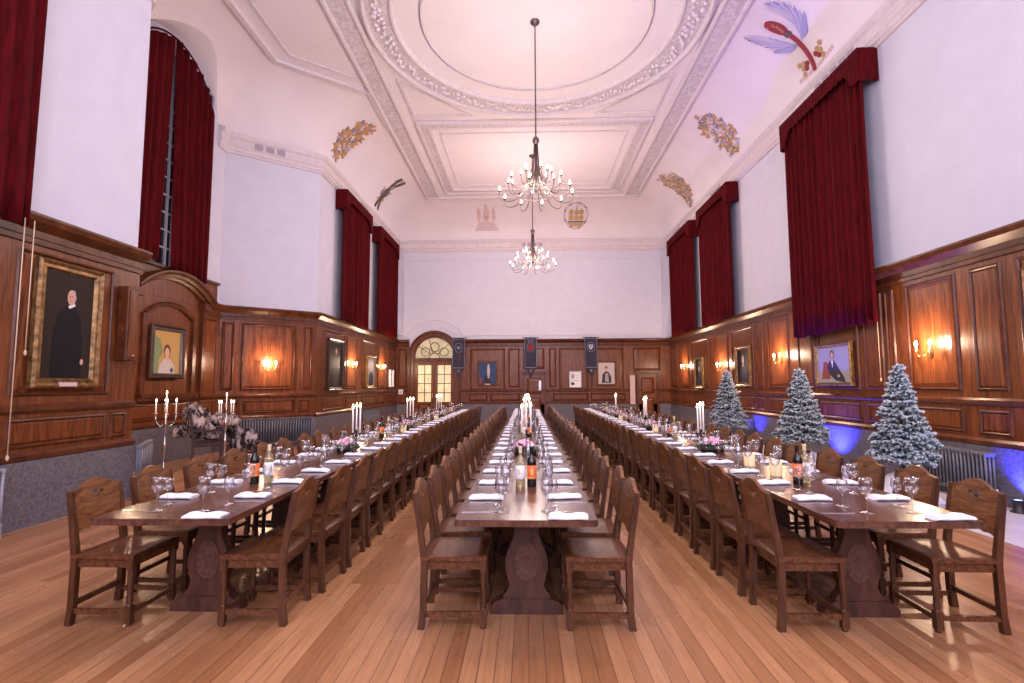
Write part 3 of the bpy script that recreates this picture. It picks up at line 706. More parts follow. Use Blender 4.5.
painting(T_back, 2.98, 3.80, 1.52, 2.56, 'pale framed portrait of a grey figure under the right banner', ('pale_paint', [
    ('coat', 'p', [(.2, .05), (.25, .45), (.45, .6), (.65, .55), (.8, .3), (.8, .05)]), ('grey_paint', 'p', [(.4, .1), (.42, .5), (.6, .5), (.65, .1)]), (SK, 'e', (.48, .7, .1, .1)), ('hair_brown', 'p', [(.38, .72), (.42, .83), (.56, .83), (.59, .72), (.48, .78)])]), .07, 'gilt', .06)
painting(T_right, 9.80, 11.0, 1.52, 2.36, 'gilt framed portrait of a seated woman in a dark suit', ('grey_paint', [
    ('rust', 'p', [(.62, .1), (.62, .55), (.82, .6), (.9, .1)]), ('coat', 'p', [(.15, 0), (.2, .15), (.38, .45), (.48, .62), (.62, .62), (.7, .45), (.66, .25), (.45, .05)]), ('collar_white', 'p', [(.53, .4), (.50, .62), (.58, .62)]), (SK, 'p', [(.50, .60), (.51, .7), (.57, .7), (.58, .6)]),
    ('hair_brown', 'e', (.54, .78, .065, .12)), (SK, 'e', (.535, .765, .045, .085)), (SK, 'e', (.35, .18, .04, .035))]), .07, 'gilt', .10)
painting(T_right, 14.25, 15.25, 1.50, 2.62, 'gilt framed dark portrait behind the second farthest tree, right wall', ('dark_paint', [
    ('coat', 'p', [(.15, 0), (.22, .4), (.42, .55), (.6, .55), (.8, .38), (.85, 0)]), ('collar_white', 'p', [(.44, .5), (.5, .58), (.56, .5)]), (SK, 'e', (.5, .68, .1, .12)), ('hair_grey', 'p', [(.4, .72), (.44, .82), (.57, .82), (.6, .72), (.5, .79)])]), .10, 'gilt')
painting(T_right, 18.05, 18.95, 1.42, 2.50, 'small gilt framed dark portrait farthest down the right wall', ('dark_paint', [
    ('coat', 'p', [(.15, 0), (.25, .42), (.45, .52), (.6, .52), (.8, .4), (.85, 0)]), (SK, 'e', (.52, .66, .11, .12)), ('hair_brown', 'p', [(.41, .69), (.46, .8), (.6, .8), (.64, .69), (.52, .76)])]), .09, 'gilt')
painting(T_right, 5.05, 6.42, 1.55, 2.98, 'gilt framed portrait cut off by the right picture edge', ('blue_paint', [
    ('coat', 'p', [(.2, 0), (.25, .4), (.42, .55), (.6, .55), (.78, .4), (.8, 0)]), (SK, 'e', (.5, .68, .08, .1)), ('hair_grey', 'p', [(.42, .71), (.46, .8), (.56, .8), (.6, .71), (.5, .77)])]), .11, 'gilt')
painting(T_left, 21.0, 21.5, 1.5, 2.2, 'small white framed notice on the left wall beside the end wall', ('white', [('grey_paint', 'p', [(.15, .7), (.85, .7), (.85, .8), (.15, .8)]), ('grey_paint', 'p', [(.15, .3), (.85, .3), (.85, .34), (.15, .34)])]), .03, 'whitepl', cat='notice')
painting(T_back, 1.80, 2.32, 1.44, 2.14, 'white framed paper notice between the middle and right banners', ('white', [
    ('grey_paint', 'p', [(.12, .55), (.42, .55), (.42, .85), (.12, .85)]), ('grey_paint', 'p', [(.12, .40), (.85, .40), (.85, .43), (.12, .43)]), ('coat', 'p', [(.12, .12), (.4, .12), (.4, .3), (.12, .3)]), ('grey_paint', 'p', [(.52, .6), (.85, .6), (.85, .62), (.52, .62)]), ('grey_paint', 'p', [(.52, .75), (.85, .75), (.85, .77), (.52, .77)])]), .03, 'whitepl', .05, cat='notice')

# ---------------------------------------------------------------- banners on the end wall
def banner(xc, label, emblem, k):
    t = thing('hanging_banner', label, 'banner', (xc, D-.2, 3.58), 0, 'dark banners on the end wall'); base = Vector(t.location)
    TT = lambda q: Vector((q.x, -q.y, q.z))
    w_ = .27
    m = MB(TT); m.tube([(-w_-.06, 0, 0), (w_+.06, 0, 0)], .014, 8); m.blob((-w_-.07, 0, 0), .025); m.blob((w_+.07, 0, 0), .025); m.tube([(0, -.18, .03), (0, 0, .03)], .01, 6); m.build('pole', 'black', t)
    m = MB(TT).mat('banner'); poly = [(-w_, -.01), (w_, -.01), (w_-.01, -1.25), (w_*.45, -1.42), (0, -1.72), (-w_*.45, -1.42), (-w_+.01, -1.25)]
    m.prism(poly, lambda u, v, q: (u, q+.012*math.sin(u*20), v), -.004, .004); cl = m.build('cloth', None, t)
    m = MB(TT).mat('banner_grey')
    for s_ in (-1, 1): m.box(s_*(w_-.02)-.01, s_*(w_-.02)+.01, .014, .02, -1.25, -.03)
    m.box(-w_+.03, w_-.03, .014, .02, -1.30, -1.27); m.box(-w_+.03, w_-.03, .014, .02, -.06, -.04)
    pts = [(.16*math.cos(2*PI*i/24), .018, -.42+.2*math.sin(2*PI*i/24)) for i in range(25)]; m.tube(pts, .014, 5)
    m.mat('banner_grey' if k == 0 else ('banner_red' if k == 1 else 'banner_white'))
    if k == 0: m.prism([(-.1, -.38), (0, -.34), (.09, -.40), (.06, -.46), (-.02, -.50), (-.06, -.45)], lambda u, v, q: (u, q, v), .014, .02)
    if k == 1:
        m.prism([(.12*math.cos(2*PI*i/16), -.42+.13*math.sin(2*PI*i/16)) for i in range(16)], lambda u, v, q: (u, q, v), .014, .02)
        m.mat('banner_grey'); m.bar((-.14, .017, -.2), (.14, .017, -.08), .02, .006, (0, 1, 0)); m.bar((.14, .017, -.2), (-.14, .017, -.08), .02, .006, (0, 1, 0))
        m.mat('banner_red'); m.prism([(-.06, -1.48), (.06, -1.48), (0, -1.60)], lambda u, v, q: (u, q, v), .014, .02)
    if k == 2: m.prism([(-.09, -.32), (.09, -.32), (.08, -.44), (0, -.54), (-.08, -.44)], lambda u, v, q: (u, q, v), .014, .02); m.mat('banner'); m.prism([(-.04, -.36), (.04, -.36), (0, -.46)], lambda u, v, q: (u, q, v), .02, .023)
    m.mat('banner_grey'); m.prism([(.05*math.cos(2*PI*i/12), -1.42+.05*math.sin(2*PI*i/12)) for i in range(12)], lambda u, v, q: (u, q, v), .014, .02)
    m.build('badge', None, cl)
banner(-2.93, 'dark pointed banner with a grey badge beside the arched glazed door', 'grey', 0)
banner(.16, 'dark pointed banner with a red badge in the middle of the end wall', 'red', 1)
banner(2.73, 'dark pointed banner with a white shield badge, rightmost on the end wall', 'white', 2)

# ---------------------------------------------------------------- painted plaster emblems on the coving
def cove_fn(side, c0):
    def f(u, v, h):                                   # u along the wall, v up the curve (metres from its foot)
        u *= 1.15; v = .2+1.38*v; t = v/1.55; o, z = cov(t); nx, nz = (RC-o)/RC, -(z-ZC1)/HC
        l = math.hypot(nx, nz); o += h*nx/l; z += h*nz/l
        if side == 'R': return Vector((XR-o, c0-u, z))
        if side == 'L': return Vector((XL+o, c0+u, z))
        return Vector((c0+u, D-o, z))
    return f
def leafp(x, y, a, l, w_):
    c, s = math.cos(a), math.sin(a)
    return [(x+c*p-s*q, y+s*p+c*q) for p, q in ((0, 0), (l*.3, w_*.5), (l*.7, w_*.42), (l, 0), (l*.7, -w_*.42), (l*.3, -w_*.5))]
def disc(x, y, r, n=10, ry=None): return [(x+r*math.cos(2*PI*i/n), y+(ry or r)*math.sin(2*PI*i/n)) for i in range(n)]
def clipv(poly, v, keep_above):                      # cut a polygon at height v so it can follow the curve
    out = []
    for (a, b_) in zip(poly, poly[1:]+poly[:1]):
        ia = (a[1] >= v) == keep_above; ib = (b_[1] >= v) == keep_above
        if ia: out.append(a)
        if ia != ib and abs(b_[1]-a[1]) > 1e-9: q = (v-a[1])/(b_[1]-a[1]); out.append((a[0]+(b_[0]-a[0])*q, v))
    return out
def slices(poly):
    v0 = min(p[1] for p in poly); v1 = max(p[1] for p in poly)
    if v1-v0 < .26: return [poly]
    n = int((v1-v0)/.13)+1; out = []
    for i in range(n):
        q = list(poly)
        if i: q = clipv(q, v0+(v1-v0)*i/n, True)
        if i < n-1: q = clipv(q, v0+(v1-v0)*(i+1)/n, False)
        if len(q) > 2: out.append(q)
    return out
def emblem(side, c0, shapes, label):
    f = cove_fn(side, c0); base = f(0, .75, 0)
    t = thing('ceiling_emblem', label, 'emblem', base)
    parts = {}
    for nm, mt, poly, h in shapes: parts.setdefault(nm, []).append((mt, poly, h))
    for nm, L_ in parts.items():
        m = MB()
        for mt, poly, h in L_:
            m.mat(mt)
            for pp in slices(poly): m.prism(pp, lambda u, v, q: f(u, v, q)-base, .001, h)
        eo = m.build(nm.rstrip('-0123456789'), None, t, fix=False)
        bm = bmesh.new(); bm.from_mesh(eo.data); bmesh.ops.remove_doubles(bm, verts=bm.verts[:], dist=.0003); bmesh.ops.recalc_face_normals(bm, faces=bm.faces[:]); bm.to_mesh(eo.data); bm.free()
rn = random.Random(5)
sh = []
for s_ in (-1, 1):                                    # winged mace
    for i in range(9): sh.append(('wing', 'emb_blue' if i % 2 else 'emb_lilac', leafp(s_*(.06+.03*i), .58+.035*i, PI/2-s_*(.95-.09*i), .60+.03*i-.004*i*i, .085), .02+.002*i))
    for i in range(6): sh.append(('wing', 'emb_blue', leafp(s_*(.10+.05*i), .62+.02*i, PI/2-s_*(1.5-.1*i), .24, .07), .04))
    for q in ((.22, .30), (.28, .24), (.20, .20), (.14, .26), (.34, .34), (.30, .14)): sh.append(('scroll%d' % int(1000*q[0]*s_), 'emb_gold' if q[0] > .2 else 'emb_red', disc(s_*q[0], q[1], .045), .03))
sh += [('mace', 'emb_red', [(-.03, .05), (.03, .05), (.035, .85), (-.035, .85)], .05), ('mace', 'emb_red', disc(0, 1.05, .10, 14, .2), .06), ('mace', 'emb_dark', [(-.06, .8), (.06, .8), (.05, .88), (-.05, .88)], .065)]
for i in range(7): sh.append(('mace', 'emb_gold', disc(rn.uniform(-.06, .06), .93+.04*i, .018, 6), .068))
for i in range(15): a = -.52+i*.074; sh.append(('motto_ribbon', 'emb_pink', [(a, .03+.10*abs(a)), (a+.045, .03+.10*abs(a)), (a+.045, .10+.10*abs(a)), (a, .10+.10*abs(a))], .01))
emblem('R', 10.6, sh, 'winged red mace emblem on the coving above the large right curtain')
def cluster(n, w_, v0, v1, mats, seed, arch=0):
    r = random.Random(seed); out = []
    for i in range(n):
        u = r.uniform(-w_, w_); v = r.uniform(v0, v1)
        if (u/w_)**2+((v-(v0+v1)/2)/((v1-v0)/2))**2 > 1.05: continue
        out.append(('mantling', r.choice(mats), leafp(u, v, r.uniform(0, 6.28), r.uniform(.08, .17), .045), r.uniform(.046, .06)))
    return out
sh = [('shield', 'emb_white', [(-.24, .35), (-.28, .9), (-.22, 1.1), (.22, 1.1), (.28, .9), (.24, .35), (0, .2)], .012)]
sh += cluster(210, .50, .12, 1.32, ['emb_gold', 'emb_white', 'emb_lilac', 'emb_grey', 'emb_orange'], 8)
for i in range(4): sh.append(('cross', 'emb_orange', [(-.3+.17*i, .3), (-.275+.17*i, .3), (-.225+.15*i, 1.1), (-.24+.15*i, 1.1)], .04))
for i in range(3): sh.append(('cross', 'emb_orange', [(-.33, .42+.27*i), (.33, .42+.27*i), (.33, .47+.27*i), (-.33, .47+.27*i)], .04))
emblem('R', 14.75, sh, 'broad orange and white leafy arms on the right coving')
sh = cluster(190, .40, .12, 1.32, ['emb_gold', 'emb_gold', 'emb_pink', 'emb_grey', 'emb_pink'], 9)
for i in range(7): sh.append(('sheaf', 'emb_gold', leafp(-.2+.066*i, .3, PI/2+.12*(3-i), .9, .05), .045))
emblem('R', 18.85, sh, 'slim gold sheaf emblem farthest down the right coving')
sh = cluster(60, .46, .12, 1.32, ['emb_gold', 'emb_orange', 'emb_grey', 'emb_lilac'], 12)
for (u, v) in ((0, .2), (-.25, .4), (.25, .4), (0, .55), (-.32, .75), (.32, .75), (-.12, .85), (.15, .95), (-.25, 1.12), (.22, 1.2), (0, 1.25)):
    for k in range(5): sh.append(('lily', ['emb_gold', 'emb_orange', 'emb_grey'][k % 3], leafp(u, v, k*1.256+u, .15, .07), .045))
emblem('L', 14.7, sh, 'orange and grey lily cluster emblem on the left coving beside the bay')
sh = [('figure', 'emb_dark', disc(0, .62, .15, 12, .2), .05), ('figure', 'emb_dark', [(-.06, .75), (-.26, 1.25), (-.16, 1.28), (.04, .8)], .04), ('figure', 'emb_dark', [(.0, .75), (.10, 1.3), (.2, 1.26), (.10, .75)], .04),
      ('figure', 'emb_dark', [(-.05, .5), (-.22, .12), (-.14, .1), (.04, .5)], .04), ('figure', 'emb_dark', [(.0, .5), (.12, .08), (.2, .1), (.10, .5)], .04), ('figure', 'emb_grey', disc(-.18, .6, .1), .035), ('figure', 'emb_grey', disc(.18, .66, .1), .035),
      ('figure', 'emb_grey', disc(.02, .9, .09), .06)]
for i in range(8): a = i*.8; sh.append(('gilding', 'emb_gold', leafp(.22*math.cos(a), .75+.4*math.sin(a), a, .16, .05), .025))
emblem('L', 18.9, sh, 'dark thistle like figure emblem with gold leaves on the left coving')
sh = [('plinth', 'emb_pink', [(-.46, .18), (.46, .18), (.30, .45), (.12, .5), (-.12, .5), (-.30, .45)], .02), ('plinth', 'emb_pink', disc(0, .75, .13, 12, .25), .03), ('plinth', 'emb_gold', disc(0, .66, .06), .04), ('plinth', 'emb_pink', leafp(-.28, .45, PI/2, .65, .14), .025), ('plinth', 'emb_pink', leafp(.28, .45, PI/2, .65, .14), .025),
      ('plinth', 'emb_pink', leafp(0, .9, PI/2, .32, .12), .03), ('plinth', 'emb_lilac', disc(-.27, .35, .06), .03), ('plinth', 'emb_lilac', disc(.27, .35, .06), .03), ('plinth', 'emb_lilac', disc(0, .3, .08), .03)]
emblem('B', -1.72, sh, 'pale pink fountain shaped emblem on the end coving, left of the chandeliers')
sh = []
for i in range(26): a = 2*PI*i/26; sh.append(('wreath', ['emb_pink', 'emb_lilac', 'emb_grey'][i % 3], leafp(.46*math.cos(a), .72+.52*math.sin(a), a+PI/2+.5, .17, .07), .025))
sh += [('ship', 'emb_gold', [(-.30, .45), (.32, .45), (.24, .3), (-.2, .3)], .03), ('ship', 'emb_dark', [(-.28, .46), (.3, .46), (.3, .49), (-.28, .49)], .035)]
for (u, z0, z1) in ((-.18, .5, .95), (.02, .5, 1.1), (.2, .5, .95)):
    sh.append(('ship', 'emb_dark', [(u-.01, z0), (u+.01, z0), (u+.01, z1), (u-.01, z1)], .03))
    for q in range(2): zz = z0+.04+q*.2; sh.append(('ship', 'emb_gold', [(u-.09, zz), (u+.09, zz), (u+.08, zz+.15), (u-.07, zz+.15)], .035))
emblem('B', 2.15, sh, 'round wreath with a gold sailing ship on the end coving')

# ---------------------------------------------------------------- chandeliers
def make_chandelier():
    t = thing('chandelier', '', 'chandelier')
    m = MB(); m.lathe([(.001, 3.55), (.10, 3.55), (.10, 3.49), (.04, 3.44), (.015, 3.40), (.015, .98), (.05, .95), (.075, .90), (.06, .84), (.035, .80), (.035, .76)], n=14); m.build('stem', 'bronze', t)
    m = MB()
    for k in range(10):
        a = 2*PI*k/10; m.tube([(r*math.cos(a), r*math.sin(a), z) for r, z in ((.035, .80), (.05, .5), (.075, .2), (.12, 0), (.17, -.08))], .011, 5)
    m.tube([(.175*math.cos(2*PI*k/20), .175*math.sin(2*PI*k/20), -.09) for k in range(21)], .012, 5); m.lathe([(.03, .76), (.025, .2), (.03, -.05), (.05, -.1), (.02, -.2), (.001, -.24)], n=10)
    m.build('column', 'bronze', t)
    m = MB(); m.tube([(.36*math.cos(2*PI*k/30), .36*math.sin(2*PI*k/30), -.285) for k in range(31)], .009, 5); m.build('hoop', 'bronze', t)
    for tier, (n, R, z, zb, r0, z0) in enumerate(((10, .76, -.22, -.43, .16, -.02), (8, .54, .05, -.18, .12, .12), (6, .32, .20, -.02, .09, .3))):
        for k in range(n):
            a = 2*PI*(k+.3*tier+.2)/n; c, s = math.cos(a), math.sin(a)
            cp = [(r0, z0), (r0+(R-r0)*.18, z0-.16), (r0+(R-r0)*.45, zb+.04), (r0+(R-r0)*.75, zb), (R-.02, zb+.06), (R, z-.03)]
            pts = []
            for i in range(len(cp)-1):
                for j in range(3):
                    tt = j/3; p0 = cp[max(i-1, 0)]; p1 = cp[i]; p2 = cp[i+1]; p3 = cp[min(i+2, len(cp)-1)]
                    q = [.5*((2*p1[d])+(-p0[d]+p2[d])*tt+(2*p0[d]-5*p1[d]+4*p2[d]-p3[d])*tt*tt+(-p0[d]+3*p1[d]-3*p2[d]+p3[d])*tt**3) for d in (0, 1)]; pts.append(q)
            pts.append(cp[-1])
            m = MB(); m.tube([(q[0]*c, q[0]*s, q[1]) for q in pts], .0085, 5); m.lathe([(.008, -.03), (.03, -.01), (.035, .0), (.02, .012), (.012, .014)], (R*c, R*s, z), 8)
            ao = m.build('arm', 'bronze', t)
            m = MB(); m.lathe([(.011, .012), (.018, .03), (.021, .055), (.016, .08), (.006, .105), (.001, .11)], (R*c, R*s, z), 8); m.build('bulb', 'bulb', ao)
    return t
ch = make_chandelier(); used = [False]
for y, lb_ in ((10.5, 'large bronze chandelier with curved arms, nearer to the camera'), (17.0, 'bronze chandelier farther down the hall, seen below the nearer one'), (4.05, 'bronze chandelier overhead, nearest the camera')):
    place(ch, used, (.215, y, ZF-3.53), 0, lb_, 'bronze chandeliers down the middle of the hall')

# ---------------------------------------------------------------- trestle tables
def make_table():
    t = thing('trestle_table', '', 'table')
    Lh, W = 1.18, .435
    m = MB(); c = .04; poly = []
    for (sx, sy, a0) in ((1, -1, -PI/2), (1, 1, 0), (-1, 1, PI/2), (-1, -1, PI)):
        for i in range(5): a = a0+PI/2*i/4; poly.append((sx*(W-c)+c*math.cos(a), sy*(Lh-c)+c*math.sin(a)))
    def fz(poly, z): return poly
    for z0, z1, k in ((.722, .752, 1), (.752, .76, .992)): m.prism([(x*k, y*k) for x, y in poly], lambda u, v, q: (u, v, q), z0, z1)
    m.build('tabletop', 'table_top', t)
    m = MB(); m.box(-.28, .28, -.95, .95, .672, .72); m.build('apron', 'table_leg', t)
    hp = [(.10, 0.24), (.125, .21), (.15, .165), (.17, .155), (.22, .175), (.27, .165), (.32, .155)]
    prof = [(.165, .10), (.16, .125), (.135, .15), (.118, .19), (.132, .24), (.148, .30), (.146, .36), (.130, .42), (.098, .49), (.082, .55), (.086, .60), (.115, .635), (.148, .65), (.150, .69), (.14, .72)]
    for sg in (-1, 1):
        y = sg*(Lh-.57)
        m = MB().mat('table_leg'); poly = [(x, z) for x, z in prof]+[(-x, z) for x, z in prof[::-1]]
        m.prism(poly, lambda u, v, q: (u, q, v), y-.035, y+.035); lg = m.build('leg', None, t)
        m = MB().mat('carve'); yo = y+sg*.035
        for r in (1, .72, .4):
            m.prism([(.085*r*math.cos(2*PI*i/20), .335+(.115*r)*math.sin(2*PI*i/20)*(1 if math.sin(2*PI*i/20) < 0 else 1.3)) for i in range(20)], lambda u, v, q: (u, q, v), yo-sg*.005, yo+sg*(.006+.006*(1-r)))
        m.build('carving', None, lg)
        m = MB().mat('table_leg'); fp = [(-.25, 0), (-.25, .045), (-.22, .08), (-.17, .10), (.17, .10), (.22, .08), (.25, .045), (.25, 0)]
        m.prism(fp, lambda u, v, q: (u, q, v), y-.05, y+.05); m.build('foot', None, t)
    m = MB(); m.box(-.03, .03, -.58, .58, .20, .29); m.build('stretcher', 'table_leg', t)
    return t
TX = (-2.26, -.012, 2.25); TN = ('left', 'centre', 'right')
tb = make_table(); used = [False]; TY0, TL = 3.18, 2.37
for ti, tx in enumerate(TX):
    for k in range(6):
        nm = 'nearest' if k == 0 else ('farthest' if k == 5 else ORD[k])
        place(tb, used, (tx, TY0+TL*(k+.5), 0), 0, 'oak trestle table, %s section of the %s row' % (nm, TN[ti]), 'oak trestle tables in three long rows')

# ---------------------------------------------------------------- chairs
def chair_parts():
    P = []
    w2, dep = .205, .19
    m = MB(); n = 8
    def top(u, v, side):                              # dished seat board
        x = (u-.5)*.45; y = (v-.5)*.43
        return (x, y+.0, (.455-.012*math.cos((u-.5)*PI)*math.cos((v-.5)*PI)) if side == 0 else .428)
    m.sheet(8, 6, top); P.append(('seat', m, 'oak'))
    m = MB(); m.box(-.20, .20, .165, .19, .37, .43); m.box(-.20, .20, -.19, -.165, .37, .43); m.box(-.205, -.18, -.18, .18, .37, .43); m.box(.18, .205, -.18, .18, .37, .43); P.append(('seat_frame', m, 'oak'))
    for s in (-1, 1):
        m = MB(); x = s*w2                            # raked back post
        rows = [(-.212, 0, .042), (-.200, .12, .040), (-.195, .42, .040), (-.205, .50, .038), (-.262, .86, .032)]
        rr = [[m.P((x+i*h/2, y+j*h/2, z)) for i, j in ((-1, -1), (1, -1), (1, 1), (-1, 1))] for y, z, h in rows]
        for a, b_ in zip(rr, rr[1:]):
            for i in range(4): j = (i+1) % 4; m.Fc((a[i], a[j], b_[j], b_[i]))
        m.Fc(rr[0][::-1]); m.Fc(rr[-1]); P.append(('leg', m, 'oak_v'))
        m = MB(); y = .19                             # turned front leg
        m.box(x-.021, x+.021, y-.021, y+.021, .0+.02, .13); m.box(x-.021, x+.021, y-.021, y+.021, .36, .43)
        m.lathe([(.014, 0), (.019, .005), (.019, .02)], (x, y, 0), 8)
        m.lathe([(.021, .13), (.015, .14), (.022, .155), (.018, .17), (.019, .25), (.021, .32), (.016, .335), (.022, .35), (.020, .36)], (x, y, 0), 8, cap=False)
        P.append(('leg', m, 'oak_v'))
        m = MB(); m.bar((x, -.19, .09), (x, .17, .09), .022, .034); P.append(('stretcher', m, 'oak'))
    m = MB(); m.bar((-.185, .19, .085), (.185, .19, .085), .022, .034); P.append(('stretcher', m, 'oak'))
    m = MB(); m.bar((-.185, -.20, .135), (.185, -.20, .135), .022, .034); P.append(('stretcher', m, 'oak'))
    # solid shaped back with heart hole; built as two halves sharing the centre line
    m = MB(); B = .60
    hz = .815
    heart = [(0, hz-.026), (.020, hz-.015), (.046, hz+.002), (.048, hz+.018), (.034, hz+.026), (.013, hz+.022), (0, hz+.010)]
    def fn(u, v, q): return (u, -.205-.057*(v-.50)/.36+q-.008*math.cos(u*PI/.45)*0, v)
    for s in (-1, 1):
        poly = [(0, B+.015), (s*.05, B+.012), (s*.10, B-.005), (s*.15, B+.0), (s*.20, B-.02), (s*.20, .862), (s*.165, .868), (s*.13, .872), (s*.10, .892), (s*.06, .912), (s*.025, .920), (0, .922), (0, hz+.010)]
        poly += [(s*a, b_) for a, b_ in heart[::-1][1:]]
        m.prism(poly, fn, -.013, .013)
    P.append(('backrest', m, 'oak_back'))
    return P
PR = chair_parts()
chair = thing('dining_chair', '', 'chair')
for nm, m, mt in PR: m.build(nm, mt, chair)
J = MB()
for nm, m, mt in PR:
    J.mat(mt); off = len(J.v); J.v += m.v
    for f_, sm in zip(m.f, m.sm): J.f.append(tuple(i+off for i in f_)); J.mi.append(J.k); J.sm.append(sm)
far = J.build('dining_chair'); tag(far, '', 'chair')
uc, uf = [False], [False]; rc = random.Random(4)
CG = 'oak dining chairs along the three long tables'
for ti, tx in enumerate(TX):
    for side in (-1, 1):
        outer = (ti == 0 and side < 0) or (ti == 2 and side > 0)
        for i in range(25):
            y = 3.70+.56*i+rc.uniform(-.015, .015)
            off = .47+(.05 if outer else 0)+rc.uniform(-.02, .02)
            if ti == 0 and side < 0 and i == 0: off = .56; 
            if ti == 2 and side > 0 and i == 0: off = .535
            if ti == 0 and side > 0 and i == 0: off = .432; 
            if ti == 2 and side < 0 and i == 0: off = .432
            if outer and i == 1: off = .56
            rz = (PI/2 if side > 0 else -PI/2)+rc.uniform(-.04, .04)
            o_n = 'nearest' if i == 0 else ('farthest' if i == 24 else ORD[i]+' from the near end')
            lb_ = 'oak chair, %s, %s side of the %s table row' % (o_n, 'left' if side < 0 else 'right', TN[ti])
            if i < 10: place(chair, uc, (tx+side*off, y, 0), rz, lb_, CG)
            else: place(far, uf, (tx+side*off, y, 0), rz, lb_, CG)

# ---------------------------------------------------------------- table settings
ZT = .7602
def make_napkin(seed):
    r = random.Random(seed); m = MB(); nu, nv = 14, 8; ph = r.uniform(0, 6)
    rings = []
    for i in range(nu+1):
        x = (i/nu-.5)*.235; e = 1-abs(i/nu-.5)*2; ring_ = []
        hh = .030*(1 if e > .12 else .8)+.004*math.sin(x*50+ph); ww = .052+.004*math.sin(x*30+ph*2)
        for k in range(12):
            a = 2*PI*k/12; ca, sa = math.cos(a), math.sin(a)
            ring_.append(m.P((x+.004*sa, ww*math.copysign(abs(ca)**.6, ca)+.006*math.sin(x*22+ph), hh/2+hh/2*math.copysign(abs(sa)**.7, sa)*(1+.12*math.sin(ca*7+x*40)))))
        rings.append(ring_)
    for a, b_ in zip(rings, rings[1:]):
        for k in range(12): j = (k+1) % 12; m.Fc((a[k], a[j], b_[j], b_[k]), True)
    m.Fc(rings[0][::-1]); m.Fc(rings[-1])
    o = m.build('linen_napkin', 'linen'); tag(o, '', 'napkin'); return o
naps = [(make_napkin(k), [False]) for k in range(3)]
def make_wine_glass(name='wine_glass', s=1.0, cat='wine glass'):
    m = MB(); m.lathe([(.001, .002), (.034, .001), (.034, .004), (.008, .010), (.0045, .02), (.0045, .085), (.010, .095), (.028, .115), (.037, .14), (.036, .17), (.031, .195), (.0295, .195), (.034, .17), (.035, .14), (.026, .117), (.001, .10)], n=14, cap=False)
    m.v = [v*s for v in m.v]
    o = m.build(name, 'glass', fix=False); tag(o, '', cat); return o
wg = make_wine_glass(s=1.12); gob = make_wine_glass('water_goblet', .92, 'goblet'); uw, ug = [False], [False]
def flatware(kind):
    m = MB()
    if kind == 'dinner_fork':
        m.prism([(-.004, -.09), (.004, -.09), (.003, .03), (.011, .045), (.012, .055), (-.012, .055), (-.011, .045), (-.003, .03)], lambda u, v, q: (u, v, q), 0, .003)
        for k in range(4): x = -.0105+k*.007; m.box(x-.0015, x+.0015, .055, .095, 0, .003)
    elif kind == 'dinner_knife':
        m.prism([(-.007, -.11), (.007, -.11), (.006, -.02), (.009, .0), (.010, .08), (.003, .11), (-.006, .10), (-.006, -.02)], lambda u, v, q: (u, v, q), 0, .003)
    else:
        m.prism([(-.004, -.09), (.004, -.09), (.003, .03), (-.003, .03)], lambda u, v, q: (u, v, q), 0, .003); m.blob((0, .055, .003), (.017, .028, .004), 10, 5)
    o = m.build(kind, 'steel'); tag(o, '', kind.split('_')[-1]); return o
fk, kn, sp = flatware('dinner_fork'), flatware('dinner_knife'), flatware('dessert_spoon'); ufk, ukn, usp = [False], [False], [False]
rs = random.Random(9)
for ti, tx in enumerate(TX):
    for side in (-1, 1):
        sd = 'left' if side < 0 else 'right'
        for i in range(25):
            o_n = 'nearest' if i == 0 else ('farthest' if i == 24 else ORD[i]+' from the near end')
            tail = '%s, %s side of the %s table row' % (o_n, sd, TN[ti])
            yn = (3.24 if side > 0 else 3.78)+.56*i+rs.uniform(-.015, .015)
            k = rs.randrange(3); x0 = tx+side*(.27+rs.uniform(-.015, .015))
            if yn < 17.35: place(naps[k][0], naps[k][1], (x0, yn, ZT), rs.uniform(-.12, .12)+(PI if rs.random() < .5 else 0), 'folded white napkin, '+tail, 'white napkins at the place settings')
            yc = 3.52+.56*i
            def gx(x, y): return max(x, .165) if min(abs(y-(f_-(.25 if ti == 1 else 0))) for f_ in (6.42, 9.62, 12.9)) < .27 else x
            y1_ = yc-.12+rs.uniform(-.03, .03); y2_ = yc+.05+rs.uniform(-.04, .04)
            place(wg, uw, (tx+side*gx(.15+rs.uniform(-.02, .02), y1_), y1_, ZT), rs.uniform(0, 6), 'tall stemmed wine glass, '+tail, 'wine glasses at the place settings')
            place(gob, ug, (tx+side*gx(.19+rs.uniform(-.02, .02), y2_), y2_, ZT), rs.uniform(0, 6), 'small water goblet, '+tail, 'water goblets at the place settings')
            if i < 8:
                rz = PI/2 if side > 0 else -PI/2
                place(fk, ufk, (tx+side*.30, yc-side*.13, ZT), rz+rs.uniform(-.15, .15), 'steel fork, '+tail, 'forks at the place settings')
                place(kn, ukn, (tx+side*.30, yc+side*.13, ZT), rz+rs.uniform(-.1, .1), 'steel knife, '+tail, 'knives at the place settings')
                place(sp, usp, (tx+side*.20, yc-side*.02, ZT), rs.uniform(-.3, .3), 'steel dessert spoon, '+tail, 'spoons at the place settings')

